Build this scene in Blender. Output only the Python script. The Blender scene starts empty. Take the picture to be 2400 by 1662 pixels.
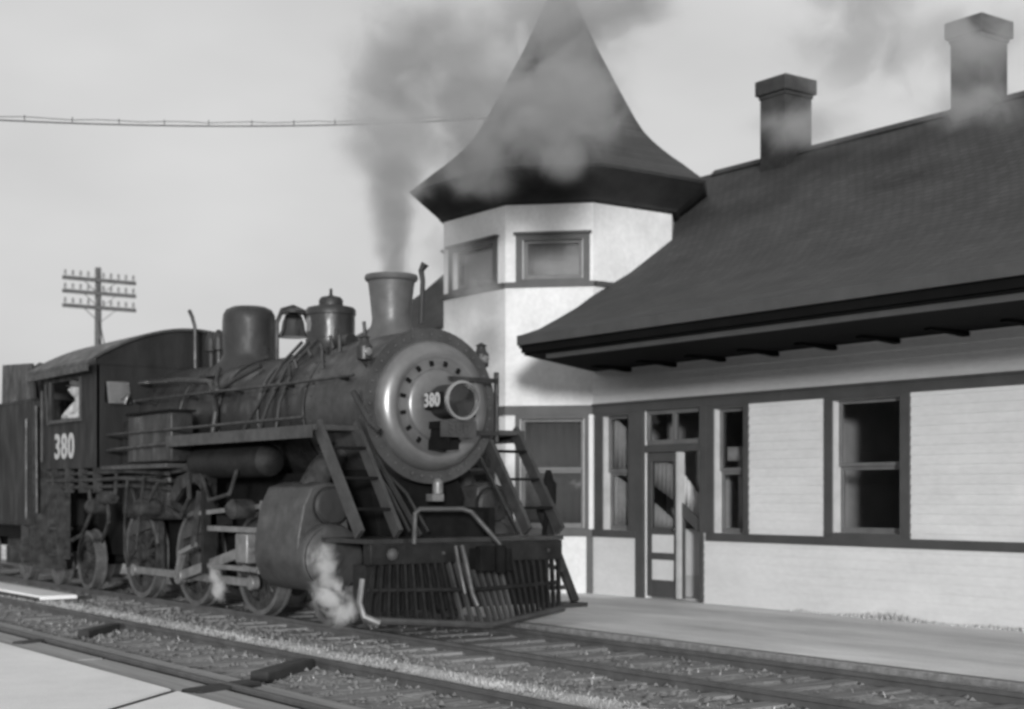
import bpy, bmesh, math, random
from mathutils import Vector, Matrix, noise
random.seed(380)
R = math.radians
S = bpy.context.scene
COL = S.collection

# ---------------------------------------------------------------- camera, sky, sun, exposure
cam = bpy.data.cameras.new('camera')
cam.sensor_width = 36.0
cam.lens = 51.3
cam.shift_y = 0.1362
cam.clip_end = 3000
camo = bpy.data.objects.new('camera', cam)
camo.location = (0, 0, 1.5)
camo.rotation_euler = (R(90), 0, R(54.2))
COL.objects.link(camo)
S.camera = camo
cam.dof.use_dof = True
cam.dof.focus_distance = 7.5
cam.dof.aperture_fstop = 2.6

SUN_EL, SUN_AZ = R(5.5), R(-35)        # low sun from behind the photographer
sun_dir = Vector((math.cos(SUN_AZ) * math.cos(SUN_EL), math.sin(SUN_AZ) * math.cos(SUN_EL), math.sin(SUN_EL)))
sl = bpy.data.lights.new('sun', 'SUN')
sl.energy = 2.8
sl.angle = R(5)
sl.color = (1.0, 1.0, 1.0)
so = bpy.data.objects.new('sun', sl)
so.rotation_euler = sun_dir.to_track_quat('Z', 'Y').to_euler()
so.location = (0, -20, 30)
COL.objects.link(so)

W = bpy.data.worlds.new('World')
S.world = W
W.use_nodes = True
wn, wl = W.node_tree.nodes, W.node_tree.links
bg = wn['Background']
sky = wn.new('ShaderNodeTexSky')
sky.sky_type = 'NISHITA'
sky.sun_disc = False
sky.sun_elevation = SUN_EL
sky.sun_rotation = R(90) - SUN_AZ
sky.dust_density = 4.0
bw = wn.new('ShaderNodeRGBToBW')
wl.new(sky.outputs[0], bw.inputs[0])
mixs = wn.new('ShaderNodeMix'); mixs.data_type = 'FLOAT'
mixs.inputs['Factor'].default_value = 0.45
mixs.inputs['A'].default_value = 6.0
wl.new(bw.outputs[0], mixs.inputs['B'])
tcw = wn.new('ShaderNodeTexCoord'); mpw = wn.new('ShaderNodeMapping'); mpw.inputs['Scale'].default_value = (1.2, 1.2, 3.0)
wl.new(tcw.outputs['Generated'], mpw.inputs[0])
nzw = wn.new('ShaderNodeTexNoise'); nzw.inputs['Scale'].default_value = 2.2; nzw.inputs['Detail'].default_value = 4; wl.new(mpw.outputs[0], nzw.inputs['Vector'])
mrw = wn.new('ShaderNodeMapRange'); mrw.inputs['From Min'].default_value = .3; mrw.inputs['From Max'].default_value = .7; mrw.inputs['To Min'].default_value = .90; mrw.inputs['To Max'].default_value = 1.12
wl.new(nzw.outputs['Fac'], mrw.inputs['Value'])
mlw = wn.new('ShaderNodeMath'); mlw.operation = 'MULTIPLY'; wl.new(mixs.outputs[0], mlw.inputs[0]); wl.new(mrw.outputs[0], mlw.inputs[1])
wl.new(mlw.outputs[0], bg.inputs['Color'])
bg.inputs['Strength'].default_value = 0.136

S.view_settings.view_transform = 'Standard'
S.view_settings.look = 'None'
S.view_settings.exposure = 0.15
S.view_settings.gamma = 1.0
S.render.engine = 'CYCLES'
S.cycles.volume_step_rate = 1.5
S.cycles.volume_max_steps = 96
S.cycles.volume_bounces = 3
S.cycles.transparent_max_bounces = 24
S.render.resolution_x, S.render.resolution_y = 1024, 709
try:
    S.cycles.pixel_filter_type = 'BLACKMAN_HARRIS'
    S.cycles.filter_width = 2.4
except Exception:
    pass

# ---------------------------------------------------------------- materials (all neutral greys: the place as the plate records it)
def mat(name, v, rough=0.7, metal=0.0, var=0.25, scale=3.0, bump=0.0, bscale=40.0, spec=0.5, stretch=(1, 1, 1), fine=0.0, rvar=0.0):
    m = bpy.data.materials.new(name); m.use_nodes = True
    n, l = m.node_tree.nodes, m.node_tree.links
    p = n['Principled BSDF']
    p.inputs['Roughness'].default_value = rough
    p.inputs['Metallic'].default_value = metal
    p.inputs['Specular IOR Level'].default_value = spec
    tc = n.new('ShaderNodeTexCoord'); mp = n.new('ShaderNodeMapping')
    mp.inputs['Scale'].default_value = stretch
    l.new(tc.outputs['Object'], mp.inputs[0])
    nz = n.new('ShaderNodeTexNoise'); nz.inputs['Scale'].default_value = scale
    nz.inputs['Detail'].default_value = 6.0; nz.inputs['Roughness'].default_value = 0.65
    l.new(mp.outputs[0], nz.inputs['Vector'])
    mr = n.new('ShaderNodeMapRange')
    mr.inputs['From Min'].default_value = 0.3; mr.inputs['From Max'].default_value = 0.7
    mr.inputs['To Min'].default_value = v * (1 - var); mr.inputs['To Max'].default_value = v * (1 + var)
    l.new(nz.outputs['Fac'], mr.inputs['Value'])
    out = mr.outputs[0]
    if fine > 0:
        n2 = n.new('ShaderNodeTexNoise'); n2.inputs['Scale'].default_value = bscale
        n2.inputs['Detail'].default_value = 3.0
        l.new(mp.outputs[0], n2.inputs['Vector'])
        m2 = n.new('ShaderNodeMapRange')
        m2.inputs['From Min'].default_value = 0.3; m2.inputs['From Max'].default_value = 0.7
        m2.inputs['To Min'].default_value = 1 - fine; m2.inputs['To Max'].default_value = 1 + fine
        l.new(n2.outputs['Fac'], m2.inputs['Value'])
        mm = n.new('ShaderNodeMath'); mm.operation = 'MULTIPLY'
        l.new(out, mm.inputs[0]); l.new(m2.outputs[0], mm.inputs[1]); out = mm.outputs[0]
    if rvar > 0:
        nr = n.new('ShaderNodeTexNoise'); nr.inputs['Scale'].default_value = scale * 2.3; nr.inputs['Detail'].default_value = 5
        l.new(mp.outputs[0], nr.inputs['Vector'])
        rr_ = n.new('ShaderNodeMapRange'); rr_.inputs['From Min'].default_value = 0.35; rr_.inputs['From Max'].default_value = 0.65
        rr_.inputs['To Min'].default_value = max(.12, rough - rvar); rr_.inputs['To Max'].default_value = min(1, rough + rvar)
        l.new(nr.outputs['Fac'], rr_.inputs['Value']); l.new(rr_.outputs[0], p.inputs['Roughness'])
    cc = n.new('ShaderNodeCombineColor')
    for k in range(3): l.new(out, cc.inputs[k])
    l.new(cc.outputs[0], p.inputs['Base Color'])
    if bump > 0:
        nb = n.new('ShaderNodeTexNoise'); nb.inputs['Scale'].default_value = bscale; nb.inputs['Detail'].default_value = 4
        l.new(mp.outputs[0], nb.inputs['Vector'])
        b = n.new('ShaderNodeBump'); b.inputs['Strength'].default_value = bump; b.inputs['Distance'].default_value = 0.02
        l.new(nb.outputs['Fac'], b.inputs['Height']); l.new(b.outputs[0], p.inputs['Normal'])
    m['_v'] = v
    return m

M = {}
M['cabpaint'] = mat('black_cab_paint', 0.015, 0.6, spec=.28, var=0.5, scale=2.0, bump=0.3, bscale=9, rvar=.15, stretch=(1, 1, .35))
M['black'] = mat('black_engine_paint', 0.022, 0.45, var=0.6, scale=2.2, bump=0.35, bscale=9, rvar=.2, stretch=(1, 1, .5))
M['sooty'] = mat('graphite_smokebox_paint', 0.042, 0.5, var=0.4, scale=3, bump=0.25, bscale=12, rvar=.15)
M['rim'] = mat('polished_door_metal', 0.20, 0.34, metal=0.6, var=0.2, scale=3)
M['stack'] = mat('smokestack_iron', 0.085, 0.45, var=0.3, scale=3, bump=.15, bscale=12, rvar=.1)
M['jacket'] = mat('dusty_cylinder_jacket', 0.046, 0.55, rvar=.15, bump=.2, bscale=10, var=0.45, scale=3)
M['steel'] = mat('worn_rod_steel', 0.2, 0.42, metal=0.4, var=0.4, scale=6)
M['tyre'] = mat('wheel_tyre_steel', 0.12, 0.45, metal=0.3, var=0.45, scale=6)
M['brass'] = mat('bell_metal', 0.09, 0.25, metal=0.9, var=0.15)
M['dark'] = mat('grimy_underframe', 0.008, 0.9, spec=.1, var=0.4, scale=5)
M['grime'] = mat('greasy_black_iron', 0.012, 0.6, spec=.25, var=0.6, scale=6, bump=0.4, bscale=12)
M['rust'] = mat('grey_grime_on_frame', 0.034, 0.75, spec=.25, var=0.8, scale=7)
M['paint'] = mat('white_number_paint', 0.4, 0.6, var=0.2, scale=20)
M['sash2'] = mat('faded_number_paint', 0.25, 0.6)
M['chrome'] = mat('headlight_rim_metal', 0.4, 0.25, metal=0.8, var=0.1)
M['coal'] = mat('coal', 0.02, 0.6, var=0.5, scale=10, bump=0.8, bscale=12)
M['trim'] = mat('dark_green_trim_paint', 0.06, 0.6, var=0.18, scale=3)
M['sash'] = mat('grey_sash_paint', 0.12, 0.6, var=0.2, scale=4)
M['jamb'] = mat('pale_jamb_paint', 0.42, 0.6, var=0.15, scale=4)
M['white'] = mat('white_board', 0.6, 0.6, var=0.08, scale=4)
M['curtain_and_sunpatch'] = mat('pale_curtain_and_sunpatch', 0.5, 0.9, var=0.12, scale=8)
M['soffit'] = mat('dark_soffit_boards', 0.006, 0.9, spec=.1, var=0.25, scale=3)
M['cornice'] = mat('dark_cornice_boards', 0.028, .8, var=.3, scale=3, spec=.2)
M['inside'] = mat('plaster_inside', 0.45, 0.9, var=0.1)
M['brick'] = mat('dark_chimney_brick', 0.034, 0.85, var=0.35, scale=4, bump=0.6, bscale=14, fine=0.15)
M['platform'] = mat('cinder_platform', 0.70, 0.95, var=0.28, scale=0.8, stretch=(.5, 1.6, 1), bump=0.5, bscale=60, fine=0.12)
M['ground'] = mat('bare_ground', 0.3, 0.95, var=0.3, scale=0.6, bump=0.5, bscale=20, fine=0.15)
M['ballast'] = mat('cinder_ballast', 0.25, 0.95, var=0.5, scale=2.2, bump=1.0, bscale=28, fine=0.35)
M['stone'] = mat('pale_ballast_stone', 0.15, 0.9, var=0.5, scale=3, bump=0.4, bscale=30)
M['apron'] = mat('pale_sand_slab', 0.80, 0.9, var=0.1, scale=0.8, bump=0.3, bscale=70, fine=0.07)
M['plank'] = mat('weathered_timber', 0.30, 0.85, var=0.25, scale=3, stretch=(0.3, 6, 6), bump=0.4, bscale=20)
M['tie'] = mat('grey_sleeper_timber', 0.19, 0.9, var=0.45, scale=3, stretch=(4, 0.5, 4), bump=0.5, bscale=20)
M['timberdark'] = mat('dark_timber', 0.03, 0.85, var=0.4, scale=4)
M['rail'] = mat('rail_steel', 0.10, 0.5, metal=0.2, var=0.3, scale=4)
M['gravel'] = mat('pale_gravel', 0.46, 0.95, var=0.25, scale=2.5, bump=0.8, bscale=45, fine=.2)
M['grass'] = mat('dry_grass_blades', 0.5, 0.9, var=0.3, scale=1.5)
M['pole'] = mat('telegraph_timber', 0.09, 0.9, var=0.25)
M['glassins'] = mat('insulator_glass', 0.15, 0.3)
M['cloth'] = mat('pale_work_shirt', 0.36, 0.9, var=0.2, scale=12)
M['skin'] = mat('skin', 0.30, 0.6, var=0.1)
M['cap'] = mat('dark_cap_cloth', 0.06, 0.9)

def siding_mat():
    m = mat('white_clapboard', 0.63, 0.6, var=0.08, scale=.9, stretch=(1, 1, 2.5), fine=.04, bscale=9)
    n, l = m.node_tree.nodes, m.node_tree.links
    p = n['Principled BSDF']
    tc = n.new('ShaderNodeTexCoord'); sp = n.new('ShaderNodeSeparateXYZ'); l.new(tc.outputs['Object'], sp.inputs[0])
    mu = n.new('ShaderNodeMath'); mu.operation = 'MULTIPLY'; mu.inputs[1].default_value = -1 / 0.11
    l.new(sp.outputs['Z'], mu.inputs[0])
    fr = n.new('ShaderNodeMath'); fr.operation = 'FRACT'; l.new(mu.outputs[0], fr.inputs[0])
    b = n.new('ShaderNodeBump'); b.inputs['Strength'].default_value = 0.0; b.inputs['Distance'].default_value = 0.002
    l.new(fr.outputs[0], b.inputs['Height']); l.new(b.outputs[0], p.inputs['Normal'])
    return m
M['siding'] = siding_mat()
M['stucco'] = mat('white_painted_tower_shingle', 0.63, .7, var=.12, scale=1.6, fine=.06, bscale=16, bump=.3)

def roof_mat():
    m = mat('cedar_shingles', 0.048, 0.85, var=0.32, scale=1.2, fine=0.12, bscale=30)
    n, l = m.node_tree.nodes, m.node_tree.links
    p = n['Principled BSDF']
    tc = n.new('ShaderNodeTexCoord'); mp = n.new('ShaderNodeMapping'); mp.inputs['Rotation'].default_value = (0, 0, 0)
    sp = n.new('ShaderNodeSeparateXYZ'); l.new(tc.outputs['Object'], sp.inputs[0])
    cb = n.new('ShaderNodeCombineXYZ')
    ad = n.new('ShaderNodeMath'); ad.operation = 'ADD'; l.new(sp.outputs['X'], ad.inputs[0]); l.new(sp.outputs['Y'], ad.inputs[1])
    ml = n.new('ShaderNodeMath'); ml.operation = 'MULTIPLY'; ml.inputs[1].default_value = 0.35; l.new(ad.outputs[0], ml.inputs[0])
    l.new(sp.outputs['X'], cb.inputs['X'])
    sc = n.new('ShaderNodeMath'); sc.operation = 'MULTIPLY'; sc.inputs[1].default_value = 1.5; l.new(sp.outputs['Z'], sc.inputs[0])
    l.new(sc.outputs[0], cb.inputs['Y'])
    br = n.new('ShaderNodeTexBrick'); br.inputs['Scale'].default_value = 1.0
    br.inputs['Brick Width'].default_value = 0.16; br.inputs['Row Height'].default_value = 0.11
    br.inputs['Mortar Size'].default_value = 0.01
    br.inputs['Color1'].default_value = (0.85, 0.85, 0.85, 1); br.inputs['Color2'].default_value = (1.15, 1.15, 1.15, 1)
    br.inputs['Mortar'].default_value = (0.55, 0.55, 0.55, 1)
    l.new(cb.outputs[0], br.inputs['Vector'])
    old = p.inputs['Base Color'].links[0].from_socket
    mx = n.new('ShaderNodeMix'); mx.data_type = 'RGBA'; mx.blend_type = 'MULTIPLY'; mx.inputs['Factor'].default_value = 0.9
    l.new(old, mx.inputs['A']); l.new(br.outputs['Color'], mx.inputs['B'])
    l.new(mx.outputs['Result'], p.inputs['Base Color'])
    b = n.new('ShaderNodeBump'); b.inputs['Strength'].default_value = 0.9; b.inputs['Distance'].default_value = 0.03
    l.new(br.outputs['Fac'], b.inputs['Height']); b.invert = True
    l.new(b.outputs[0], p.inputs['Normal'])
    return m
M['roof'] = roof_mat()

def glass_mat(name, tint, k):
    m = bpy.data.materials.new(name); m.use_nodes = True
    n, l = m.node_tree.nodes, m.node_tree.links
    n.remove(n['Principled BSDF'])
    tr = n.new('ShaderNodeBsdfTransparent'); tr.inputs[0].default_value = (tint, tint, tint, 1)
    gl = n.new('ShaderNodeBsdfGlossy'); gl.inputs['Roughness'].default_value = 0.03; gl.inputs[0].default_value = (0.9, 0.9, 0.9, 1)
    nz = n.new('ShaderNodeTexNoise'); nz.inputs['Scale'].default_value = 1.6
    b = n.new('ShaderNodeBump'); b.inputs['Strength'].default_value = 0.08; b.inputs['Distance'].default_value = 0.05
    l.new(nz.outputs['Fac'], b.inputs['Height']); l.new(b.outputs[0], gl.inputs['Normal'])
    lw = n.new('ShaderNodeLayerWeight'); lw.inputs['Blend'].default_value = 0.5
    pw = n.new('ShaderNodeMath'); pw.operation = 'POWER'; pw.inputs[1].default_value = 4.0; l.new(lw.outputs['Facing'], pw.inputs[0])
    fr = n.new('ShaderNodeMapRange'); fr.inputs['To Min'].default_value = ((k - 1) / (k + 1)) ** 2; fr.inputs['To Max'].default_value = 1.0; l.new(pw.outputs[0], fr.inputs['Value'])
    mx = n.new('ShaderNodeMixShader')
    l.new(fr.outputs[0], mx.inputs[0]); l.new(tr.outputs[0], mx.inputs[1]); l.new(gl.outputs[0], mx.inputs[2])
    l.new(mx.outputs[0], n['Material Output'].inputs[0])
    return m
M['glass'] = glass_mat('window_glass', 0.8, 1.45)
M['glass2'] = glass_mat('dusty_bay_glass', 0.8, 2.0)
M['glare'] = glass_mat('cab_glare_glass', 0.3, 8.0)  # reflectance raised far above glass to give a bright glare
M['blind'] = mat('drawn_grey_blind', 0.22, 0.9, var=0.15, scale=2)

def smoke_mat(name, dens, col, aniso=0.2, nscale=1.6, lo=0.15, hi=0.8, nk=2.2):
    m = bpy.data.materials.new(name); m.use_nodes = True
    n, l = m.node_tree.nodes, m.node_tree.links
    n.remove(n['Principled BSDF'])
    pv = n.new('ShaderNodeVolumePrincipled')
    pv.inputs['Color'].default_value = (col, col, col, 1); pv.inputs['Anisotropy'].default_value = aniso
    tc = n.new('ShaderNodeTexCoord')
    ln = n.new('ShaderNodeVectorMath'); ln.operation = 'LENGTH'; l.new(tc.outputs['Object'], ln.inputs[0])
    fo = n.new('ShaderNodeMapRange'); fo.interpolation_type = 'SMOOTHSTEP'
    fo.inputs['From Min'].default_value = 1.0; fo.inputs['From Max'].default_value = 0.0
    fo.inputs['To Min'].default_value = 0.0; fo.inputs['To Max'].default_value = 1.0
    l.new(ln.outputs['Value'], fo.inputs['Value'])
    ge = n.new('ShaderNodeNewGeometry')
    nz = n.new('ShaderNodeTexNoise'); nz.inputs['Scale'].default_value = nscale; nz.inputs['Detail'].default_value = 3.5
    nz.inputs['Roughness'].default_value = 0.6; nz.inputs['Distortion'].default_value = 0.6
    l.new(ge.outputs['Position'], nz.inputs['Vector'])
    sc = n.new('ShaderNodeMath'); sc.operation = 'MULTIPLY_ADD'; l.new(nz.outputs['Fac'], sc.inputs[0]); sc.inputs[1].default_value = nk; sc.inputs[2].default_value = -0.5 * nk
    sm_ = n.new('ShaderNodeMath'); sm_.operation = 'ADD'; l.new(fo.outputs[0], sm_.inputs[0]); l.new(sc.outputs[0], sm_.inputs[1])
    a = n.new('ShaderNodeMapRange'); a.interpolation_type = 'SMOOTHSTEP'; a.inputs['From Min'].default_value = lo; a.inputs['From Max'].default_value = hi
    l.new(sm_.outputs[0], a.inputs['Value'])
    fe = n.new('ShaderNodeMath'); fe.operation = 'MULTIPLY'; l.new(a.outputs[0], fe.inputs[0]); l.new(fo.outputs[0], fe.inputs[1])
    b = n.new('ShaderNodeMath'); b.operation = 'MULTIPLY'; l.new(fe.outputs[0], b.inputs[0]); b.inputs[1].default_value = dens
    l.new(b.outputs[0], pv.inputs['Density'])
    l.new(pv.outputs[0], n['Material Output'].inputs['Volume'])
    return m

# ---------------------------------------------------------------- mesh helpers
WL = {}
def base(name, loc, label=None, cat=None, group=None, kind=None):
    o = bpy.data.objects.new(name, None); COL.objects.link(o)
    o.empty_display_size = 0.3
    o.location = loc; WL[o.name] = Vector(loc)
    tag(o, label, cat, group, kind)
    return o
def tag(o, label=None, cat=None, group=None, kind=None):
    if label: o['label'] = label
    if cat: o['category'] = cat
    if group: o['group'] = group
    if kind: o['kind'] = kind
    return o

class MB:
    def __init__(s): s.v = []; s.f = []
    def add(s, vs, fs):
        k = len(s.v); s.v += [Vector(x) for x in vs]; s.f += [tuple(i + k for i in q) for q in fs]; return s
    def box(s, x0, x1, y0, y1, z0, z1):
        vs = [(x, y, z) for z in (z0, z1) for y in (y0, y1) for x in (x0, x1)]
        return s.add(vs, [(0, 2, 3, 1), (4, 5, 7, 6), (0, 1, 5, 4), (2, 6, 7, 3), (0, 4, 6, 2), (1, 3, 7, 5)])
    def fbox(s, F, s0, s1, n0, n1, z0, z1):
        vs = [F.pt(a, b, z) for z in (z0, z1) for b in (n0, n1) for a in (s0, s1)]
        return s.add(vs, [(0, 2, 3, 1), (4, 5, 7, 6), (0, 1, 5, 4), (2, 6, 7, 3), (0, 4, 6, 2), (1, 3, 7, 5)])
    def bar(s, a, b, w, h, up=(0, 0, 1)):
        a, b = Vector(a), Vector(b); d = (b - a).normalized(); up = Vector(up)
        x = d.cross(up)
        if x.length < 1e-4: x = d.cross(Vector((1, 0, 0)))
        x.normalize(); y = x.cross(d).normalized()
        vs = []
        for c in (a, b):
            for i, j in ((-1, -1), (1, -1), (1, 1), (-1, 1)): vs.append(c + x * i * w / 2 + y * j * h / 2)
        return s.add(vs, [(0, 1, 2, 3), (7, 6, 5, 4), (0, 4, 5, 1), (1, 5, 6, 2), (2, 6, 7, 3), (3, 7, 4, 0)])
    def tube(s, pts, r, n=8, closed=False):
        pts = [Vector(p) for p in pts]; m = len(pts)
        rr = r if isinstance(r, (list, tuple)) else [r] * m
        rings = []; prev = None
        for i, p in enumerate(pts):
            d = (pts[min(i + 1, m - 1)] - pts[max(i - 1, 0)]).normalized()
            if prev is None:
                x = d.cross(Vector((0, 0, 1)))
                if x.length < 1e-3: x = d.cross(Vector((1, 0, 0)))
            else: x = prev - d * prev.dot(d)
            x.normalize(); prev = x; y = d.cross(x)
            rings.append([p + (x * math.cos(2 * math.pi * k / n) + y * math.sin(2 * math.pi * k / n)) * rr[i] for k in range(n)])
        vs = [q for g in rings for q in g]; fs = []
        for i in range(m - 1):
            for k in range(n):
                fs.append((i * n + k, i * n + (k + 1) % n, (i + 1) * n + (k + 1) % n, (i + 1) * n + k))
        fs.append(tuple(range(n - 1, -1, -1))); fs.append(tuple(range((m - 1) * n, m * n)))
        return s.add(vs, fs)
    def lathe(s, prof, o, ax=(0, 0, 1), n=32, cap=True):
        o, ax = Vector(o), Vector(ax).normalized()
        x = ax.cross(Vector((0, 1, 0)))
        if x.length < 1e-3: x = ax.cross(Vector((0, 0, 1)))
        x.normalize(); y = ax.cross(x); vs = []; fs = []; m = len(prof)
        for r, t in prof:
            for k in range(n):
                a = 2 * math.pi * k / n
                vs.append(o + ax * t + (x * math.cos(a) + y * math.sin(a)) * r)
        for i in range(m - 1):
            for k in range(n):
                fs.append((i * n + k, i * n + (k + 1) % n, (i + 1) * n + (k + 1) % n, (i + 1) * n + k))
        if cap:
            fs.append(tuple(range(n - 1, -1, -1))); fs.append(tuple(range((m - 1) * n, m * n)))
        return s.add(vs, fs)
    def ball(s, c, r, n=14, m=9):
        c = Vector(c); r = Vector(r) if not isinstance(r, (int, float)) else Vector((r, r, r))
        vs = []; fs = []
        for i in range(m + 1):
            t = math.pi * i / m
            for k in range(n):
                a = 2 * math.pi * k / n
                vs.append(c + Vector((math.sin(t) * math.cos(a) * r.x, math.sin(t) * math.sin(a) * r.y, math.cos(t) * r.z)))
        for i in range(m):
            for k in range(n): fs.append((i * n + k, i * n + (k + 1) % n, (i + 1) * n + (k + 1) % n, (i + 1) * n + k))
        return s.add(vs, fs)
    def prism(s, poly, fn, a, b):
        n = len(poly)
        vs = [fn(p, a) for p in poly] + [fn(p, b) for p in poly]
        fs = [tuple(range(n - 1, -1, -1)), tuple(range(n, 2 * n))] + [(i, (i + 1) % n, n + (i + 1) % n, n + i) for i in range(n)]
        return s.add(vs, fs)
    def build(s, name, m, parent=None, ang=35, smooth=True, bevel=0, label=None, cat=None, group=None, kind=None, solid=0):
        me = bpy.data.meshes.new(name)
        off = WL[parent.name] if parent else Vector((0, 0, 0))
        me.from_pydata([v - off for v in s.v], [], s.f)
        bm = bmesh.new(); bm.from_mesh(me)
        bmesh.ops.remove_doubles(bm, verts=bm.verts, dist=1e-5)
        bmesh.ops.recalc_face_normals(bm, faces=bm.faces)
        bm.to_mesh(me); bm.free()
        me.materials.append(m)
        if smooth:
            me.polygons.foreach_set('use_smooth', [True] * len(me.polygons)); me.set_sharp_from_angle(angle=R(ang))
        o = bpy.data.objects.new(name, me); COL.objects.link(o)
        if parent: o.parent = parent
        WL[o.name] = off.copy()
        if bevel:
            b = o.modifiers.new('bevel', 'BEVEL'); b.width = bevel; b.segments = 2; b.limit_method = 'ANGLE'
        if solid:
            b = o.modifiers.new('solid', 'SOLIDIFY'); b.thickness = solid
        tag(o, label, cat, group, kind)
        return o

def comps(q):
    par = list(range(len(q.v)))
    def fd(i):
        while par[i] != i: par[i] = par[par[i]]; i = par[i]
        return i
    for f in q.f:
        for i in f[1:]: par[fd(i)] = fd(f[0])
    g = {}
    for f in q.f: g.setdefault(fd(f[0]), []).append(f)
    out = []
    for fs in g.values():
        ids = sorted({i for f in fs for i in f}); mp = {a: b for b, a in enumerate(ids)}
        b = MB(); b.v = [q.v[i] for i in ids]; b.f = [tuple(mp[i] for i in f) for f in fs]; out.append(b)
    return out
def build_each(q, name, m, parent, **kw):
    return [c.build(name, m, parent, **kw) for c in comps(q)]

class Face:
    """a vertical wall face: origin, unit direction along it, outward normal"""
    def __init__(s, a, b):
        s.a = Vector(a); d = Vector(b) - s.a; s.L = d.length; s.t = d.normalized()
        s.n = Vector((s.t.y, -s.t.x))
    def pt(s, u, w, z):
        p = s.a + s.t * u + s.n * w; return (p.x, p.y, z)

def wall(F, L0, L1, z0, z1, holes, th=0.14, boards=True):
    """wall sheet with real openings and reveals"""
    xs = sorted(set([L0, L1] + [h[i] for h in holes for i in (0, 1)])); zs = sorted(set([z0, z1] + [h[i] for h in holes for i in (2, 3)]))
    def solid(i, j):
        if i < 0 or j < 0 or i >= len(xs) - 1 or j >= len(zs) - 1: return False
        cx, cz = (xs[i] + xs[i + 1]) / 2, (zs[j] + zs[j + 1]) / 2
        return not any(h[0] < cx < h[1] and h[2] < cz < h[3] for h in holes)
    b = MB()
    for i in range(len(xs) - 1):
        for j in range(len(zs) - 1):
            if not solid(i, j): continue
            x0, x1, c0, c1 = xs[i], xs[i + 1], zs[j], zs[j + 1]
            P = lambda x, w, z: F.pt(x, w, z)
            if boards:
                zb = math.floor(c0 / .115 + 1e-6) * .115
                while zb < c1 - 1e-4:
                    a_, e_ = max(zb, c0), min(zb + .115, c1)
                    na, ne = .015 * (1 - (a_ - zb) / .115), .015 * (1 - (e_ - zb) / .115)
                    b.add([P(x0, na, a_), P(x1, na, a_), P(x1, ne, e_), P(x0, ne, e_)], [(0, 1, 2, 3)])
                    b.add([P(x0, 0, a_), P(x1, 0, a_), P(x1, na, a_), P(x0, na, a_)], [(0, 1, 2, 3)])
                    zb += .115
            else: b.add([P(x0, 0, c0), P(x1, 0, c0), P(x1, 0, c1), P(x0, 0, c1)], [(0, 1, 2, 3)])
            b.add([P(x0, -th, c0), P(x1, -th, c0), P(x1, -th, c1), P(x0, -th, c1)], [(3, 2, 1, 0)])
            for (di, dj, e) in ((-1, 0, ((x0, c0), (x0, c1))), (1, 0, ((x1, c0), (x1, c1))), (0, -1, ((x0, c0), (x1, c0))), (0, 1, ((x0, c1), (x1, c1)))):
                if not solid(i + di, j + dj):
                    (p, q), (r, t) = e
                    b.add([P(p, 0, q), P(r, 0, t), P(r, -th, t), P(p, -th, q)], [(0, 1, 2, 3)])
    return b

def text(name, s, size, m, parent, loc, xdir, up, sx=1.0, bold=0.02, depth=0.006, label=None):
    cu = bpy.data.curves.new(name, 'FONT'); cu.body = s; cu.size = size; cu.align_x = 'CENTER'; cu.align_y = 'CENTER'
    cu.extrude = depth; cu.offset = bold; cu.space_character = 1.12
    t = bpy.data.objects.new(name + '_curve', cu); COL.objects.link(t)
    bpy.context.view_layer.update()
    me = bpy.data.meshes.new_from_object(t.evaluated_get(bpy.context.evaluated_depsgraph_get()))
    bpy.data.objects.remove(t); bpy.data.curves.remove(cu)
    X = Vector(xdir).normalized(); Z = Vector(up).normalized(); N = X.cross(Z)
    off = WL[parent.name]; L = Vector(loc) - off
    for v in me.vertices:
        c = v.co.copy(); v.co = L + X * c.x * sx + Z * c.y + N * c.z
    me.materials.clear(); me.materials.append(m); me.name = name
    o = bpy.data.objects.new(name, me); COL.objects.link(o); o.parent = parent; WL[o.name] = off.copy()
    if label: o['label'] = label
    return o

def copy_tree(o, parent=None, shift=None, kids=None):
    c = o.copy(); COL.objects.link(c)
    if parent: c.parent = parent
    if shift is not None: c.location = o.location + Vector(shift)
    for ch in list(o.children): copy_tree(ch, c)
    return c

# ================================================================ SETTING
def sheet(name, x0, x1, y0, y1, z, m, nx, ny, amp=0.0, fn=None, kind='structure'):
    b = MB(); vs = []; fs = []
    for j in range(ny + 1):
        for i in range(nx + 1):
            x = x0 + (x1 - x0) * i / nx; y = y0 + (y1 - y0) * j / ny
            zz = z + (fn(x, y) if fn else 0)
            vs.append((x, y, zz))
    for j in range(ny):
        for i in range(nx):
            k = j * (nx + 1) + i; fs.append((k, k + 1, k + nx + 2, k + nx + 1))
    b.add(vs, fs)
    return b.build(name, m, ang=180, kind=kind)
sheet('ground', -1500, 600, -700, 1500, -0.30, M['ground'], 4, 4)
def bal(x, y):
    e = min(max((y - 4.45) / 0.25, 0), 1) * min(max((10.2 - y) / 0.3, 0), 1)
    v = noise.fractal(Vector((x * 1.3, y * 1.3, 0)), 1.0, 2.0, 4)
    w = noise.noise(Vector((x * 9, y * 9, 3))) + 0.6 * noise.noise(Vector((x * 19, y * 19, 7)))
    mid = math.exp(-((y - 6.95) / 0.45) ** 2) * 0.035
    return v * 0.016 + w * 0.013 + mid
sheet('ballast', -32, -3, 4.4, 10.25, -0.105, M['ballast'], 520, 110, fn=bal)
sheet('ballast', -90, -32, 4.4, 10.25, -0.11, M['ballast'], 60, 12, fn=lambda x, y: 0.01 * noise.noise(Vector((x, y, 0))))
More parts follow.
